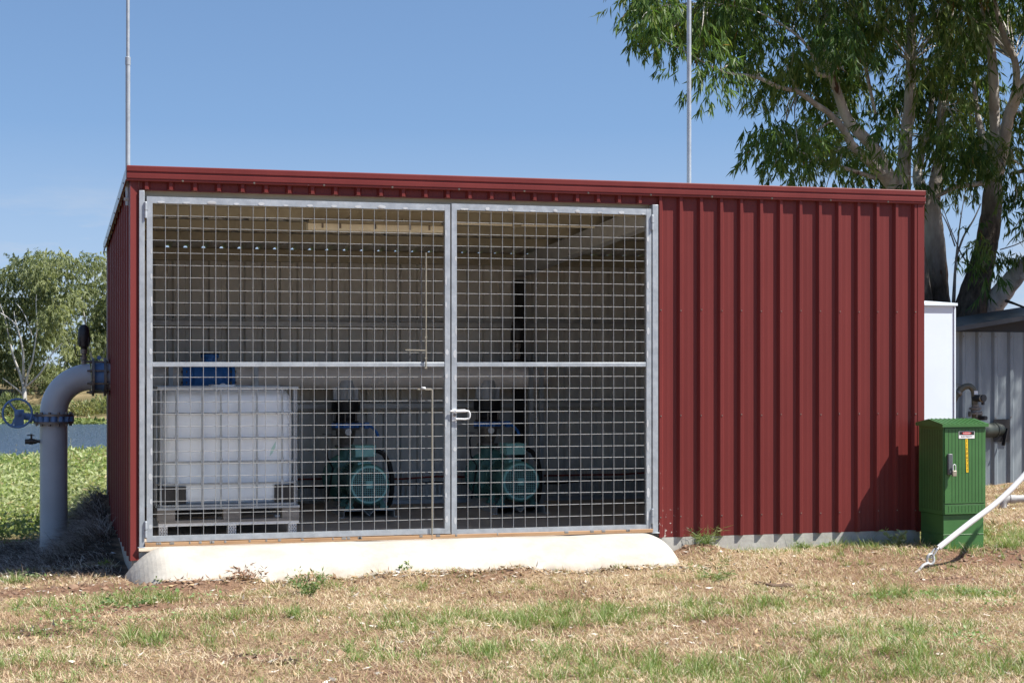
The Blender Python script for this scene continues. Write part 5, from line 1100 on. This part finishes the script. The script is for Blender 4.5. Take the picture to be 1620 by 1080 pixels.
h = (.45 + .7 * np.clip(greenness(x, y), 0, 1)) * hs_; tilt = rng.uniform(.35, 2.2, n); az = rng.uniform(0, 2 * np.pi, n)
v2, q2 = blades(np.c_[x, y, hfun(x, y) - .004], np.c_[np.cos(az), np.sin(az), tilt], rng.uniform(.035, .085, n) * h + .012, rng.uniform(.0022, .0048, n), rng.uniform(0, 1.0, n))
m2 = np.where(rng.random(n) < .62, 3, np.where(rng.random(n) < .75, 4, 0))
tag(veg('green_grass', v2, q2, S_MATS, np.tile(m2, 2)), 'patches of short green grass growing through the dry turf', kind='stuff')
# low creeping clover at the right and left
CL = [gz(a, b) + (rx, ry) for a, b, rx, ry in ((1440, 945, .55, .18), (1580, 938, .5, .14), (1530, 960, .6, .12), (180, 948, .5, .14), (120, 965, .35, .12), (20, 915, .25, .10), (150, 985, .4, .12), (1380, 872, .5, .10), (1250, 874, .4, .06), (1550, 1010, .5, .2), (240, 940, .25, .08))]
x, y = scatter(160000); g = sum(np.exp(-((x - cx) / rx) ** 2 - ((y - cy) / ry) ** 2) for cx, cy, rx, ry in CL); k = rng.random(len(x)) < g * .75 * (vnoise(x, y, .16, 41) > .42); x, y = x[k], y[k]; n = len(x)
v3, q3 = leaves(np.c_[x, y, hfun(x, y) + rng.uniform(.005, .04, n)], rng.normal(size=(n, 3)) * np.array([1, 1, .4]) + np.array([0, 0, .15]), rng.uniform(.018, .038, n), rng.uniform(.014, .026, n), roll=np.c_[rng.normal(size=(n, 2)) * .4, np.ones(n)])
tag(veg('ground_cover', v3, q3, [leafmat('clover', (.16, .27, .085), .25), leafmat('clover_pale', (.27, .36, .17), .25)], rng.integers(0, 2, n)), 'low leafy green creepers in patches on the soil', kind='stuff')
# dead leaves, bark flakes
x, y = scatter(8200); x2_ = rng.uniform(.2, 4.7, 900); y2_ = -.63 - np.abs(rng.normal(0, .10, 900)); x, y = np.r_[x, x2_], np.r_[y, y2_]; k = rng.random(len(x)) < .35 + .9 * vnoise(x, y, .5, 51) * (vnoise(x, y, .2, 52) > .4) + .5 * (y > -1.0); x, y = x[k], y[k]; n = len(x)
v4, q4 = leaves(np.c_[x, y, hfun(x, y) + .012], rng.normal(size=(n, 3)) * np.array([1, 1, .18]), rng.uniform(.02, .075, n), rng.uniform(.008, .026, n), roll=np.c_[rng.normal(size=(n, 2)) * .45, np.ones(n)])
pal = rng.random(n); m4 = np.where(pal < .12, 0, np.where(pal < .45, 1, np.where(pal < .75, 2, 3)))
tag(veg('leaf_litter', v4, q4, [leafmat('bark_white', (.72, .66, .58), 0, .8, .2), leafmat('leaf_tan', (.42, .29, .17), 0, .8, .2), leafmat('leaf_brown', (.17, .10, .065), 0, .8, .2), leafmat('leaf_grey', (.40, .36, .31), 0, .8, .2)], m4), 'fallen gum leaves and pale bark flakes strewn over the grass', kind='stuff')
# clods on the bare soil
x, y = scatter(40000); k = (rng.random(len(x)) < bare(x, y) * .55) & (y < .6); x, y = x[k], y[k]; n = len(x)
s = rng.uniform(.006, .028, n) * np.where(rng.random(n) < .06, 1.9, 1)
oc = np.array([[1, 0, 0], [0, 1, 0], [-1, 0, 0], [0, -1, 0], [.1, .1, .75], [.6, .65, .3], [-.6, .6, .4], [-.55, -.65, .3], [.65, -.55, .35]])
vv = (oc[None] * rng.uniform(.6, 1.35, (n, 9, 1))) * s[:, None, None] + np.c_[x, y, hfun(x, y) - s * .05][:, None]
fq = np.array([[0, 5, 4, 8], [1, 6, 4, 5], [2, 7, 4, 6], [3, 8, 4, 7], [0, 1, 5, 5], [1, 2, 6, 6], [2, 3, 7, 7], [3, 0, 8, 8]])
fq4 = fq[:4]; fq3 = fq[4:, :3]
me_v = vv.reshape(-1, 3); qq = (np.arange(n)[:, None, None] * 9 + fq4[None]).reshape(-1, 4)
tri = (np.arange(n)[:, None, None] * 9 + fq3[None]).reshape(-1, 3); me = bpy.data.meshes.new('soil_clods'); me.from_pydata(me_v.tolist(), [], qq.tolist() + tri.tolist())
tag(link_mesh('soil_clods', me, [mat('clod_soil', (.15, .09, .06), .95, scale=9, col2=(.30, .20, .13))]), 'crumbly brown soil clods on the bare patches', kind='stuff')
# dead straw heaped in the shade between the riser pipe and the shed
n = 8000; x = rng.normal(-.22, .24, n); y = rng.uniform(2.2, 5.0, n); k = (x < -.03) & (x > -1.3); x, y = x[k], y[k]
x2 = rng.uniform(-2.6, -.05, 12000); y2 = rng.uniform(.1, 4.9, 12000); x = np.r_[x, x2]; y = np.r_[y, y2]; n = len(x)
slope_x = -(hfun(x + .05, y) - hfun(x - .05, y)) / .1; az = rng.normal(math.pi, .9, n); L_ = np.where(np.arange(n) < k.sum(), rng.uniform(.10, .34, n), rng.uniform(.04, .16, n))
v5, q5 = blades(np.c_[x, y, hfun(x, y)], np.c_[np.cos(az), np.sin(az) * .8 - .3, rng.uniform(.15, .9, n)], L_, rng.uniform(.0025, .005, n), rng.uniform(.4, 1.6, n))
tag(veg('dead_straw', v5, q5, [leafmat('dead_straw_grey', (.58, .51, .43), 0, .9, .1), leafmat('dead_straw_brown', (.14, .105, .08), 0, .9, .1)], np.tile(rng.integers(0, 2, n), 2)), 'dead grey straw heaped in the shade beside the shed', kind='stuff')

# crumbs of black mulch in two spots of the turf
DK = [gz(a, b) + (rx, ry) for a, b, rx, ry in ((380, 1040, .16, .035), (455, 1050, .22, .04), (605, 1036, .07, .03), (1210, 925, .12, .04), (885, 955, .15, .05), (50, 1005, .3, .08))]
x, y = scatter(160000); g_ = sum(np.exp(-((x - cx) / rx) ** 2 - ((y - cy) / ry) ** 2) for cx, cy, rx, ry in DK); k = rng.random(len(x)) < g_ * 1.2; x, y = x[k], y[k]; n = len(x)
v6, q6 = leaves(np.c_[x, y, hfun(x, y) + rng.uniform(.008, .03, n)], rng.normal(size=(n, 3)) * np.array([1, 1, .25]), rng.uniform(.012, .04, n), rng.uniform(.008, .02, n), roll=np.c_[rng.normal(size=(n, 2)) * .5, np.ones(n)])
tag(veg('mulch', v6, q6, [leafmat('mulch_black', (.045, .036, .03), 0, .9, .1), leafmat('mulch_brown', (.11, .075, .055), 0, .9, .1)], rng.integers(0, 2, n)), 'dark rotted bark mulch in small patches on the turf', kind='stuff')
# single plants one can point at
def weed(label, px, py, h, n, spread, mats, L0=.05, w0=.018, ztop=None, group=None, name='weed'):
    x, y = gz(px, py); z = float(hfun(np.array(x), np.array(y))); ns = max(3, n // 9); Pl, Dl = [], []; sv = []
    V, Q, M = [], [], []; k0 = 0
    for s in range(ns):
        a = rng.uniform(0, 2 * np.pi); d = np.array([np.cos(a) * spread, np.sin(a) * spread, h]) * rng.uniform(.5, 1.05); b = np.array([x, y, z - .01]) + rng.normal(size=3) * np.array([.012, .012, 0])
        sv.append((b, d)); t = rng.uniform(.15, 1, n // ns)[:, None]; Pl.append(b + d * t + rng.normal(size=(n // ns, 3)) * .004); Dl.append(rng.normal(size=(n // ns, 3)) * np.array([1, 1, .5]) + d / np.linalg.norm(d) * .5)
    Bp = np.array([b for b, d in sv]); Bd = np.array([d for b, d in sv]); v, q = blades(Bp, Bd, np.linalg.norm(Bd, axis=1), np.full(ns, .005), np.full(ns, .15)); V.append(v); Q.append(q); M.append(np.zeros(len(q), int))
    Pl = np.concatenate(Pl); Dl = np.concatenate(Dl); v2, q2 = leaves(Pl, Dl, L0 * rng.uniform(.5, 1.2, len(Pl)), w0 * rng.uniform(.7, 1.2, len(Pl))); V.append(v2); Q.append(q2 + len(v)); M.append(rng.integers(0, len(mats), len(q2)))
    o = veg(name, np.concatenate(V), np.concatenate(Q), mats, np.concatenate(M), None, (x, y, z)); return tag(o, label, 'weed', group)
WM = [leafmat('herb', (.12, .19, .06), .3), leafmat('herb_pale', (.22, .29, .13), .3)]
weed('sprawling green weed at the foot of the white ramp near its left third', 488, 940, .20, 240, .17, WM, .05, .012, group='weeds along the ramp')
weed('small leafy weed at the left end of the ramp edge', 258, 928, .07, 40, .05, WM, .035, .02, group='weeds along the ramp')
weed('low round-leaved weed at the middle of the ramp edge', 642, 915, .10, 80, .08, WM, .035, .016, group='weeds along the ramp')
weed('tiny green weed left of the middle of the ramp edge', 562, 912, .06, 30, .05, WM, .03, .016, group='weeds along the ramp')
weed('spreading feathery weed beyond the right end of the ramp', 1130, 918, .14, 150, .20, WM, .06, .008, group='weeds along the ramp')
weed('pale leafy weed by the concrete footing left of the green cabinet', 1418, 880, .17, 110, .09, [WM[1], leafmat('herb_grey', (.27, .34, .22), .2)], .05, .028)
weed('low pale green weed along the concrete footing of the red wall', 1290, 872, .09, 160, .30, WM, .04, .02)
weed('bright yellow green seedling beside the grey pipe stub', 163, 893, .05, 36, .04, [leafmat('herb_lime', (.25, .33, .05), .3)], .035, .018)
weed('grassy green tuft growing at the bottom of the red wall', 1118, 868, .14, 260, .14, [WM[0], S_MATS[4]], .11, .005)
weed('broad low weed in the bare soil left of the ramp', 200, 955, .06, 120, .22, WM, .04, .022)
weed('dry brown stalks standing right of the green cabinet', 1573, 848, .30, 40, .12, [S_MATS[1], S_MATS[0]], .12, .010, name='dry_weed')
weed('clump of dry reddish stems at the ramp edge', 400, 925, .10, 160, .2, [S_MATS[2], leafmat('leaf_rust', (.26, .15, .10), 0)], .06, .012, name='dry_weed')
x, y = gz(1235, 930); z = float(hfun(x, y)); mb = MB(); mb.tube([(x - .11, y + .03, z + .035), (x - .03, y + .01, z + .018), (x + .05, y, z + .022), (x + .12, y - .01, z + .016)], [.008, .016, .019, .014], 8)
tag(mb.build('stick', [mat('stick_wood', (.10, .06, .04), .85, scale=12, col2=(.26, .18, .12), stretch=(.4, 3, 3))], org=(x, y, z)), 'short brown broken stick lying on the dry grass', 'stick')
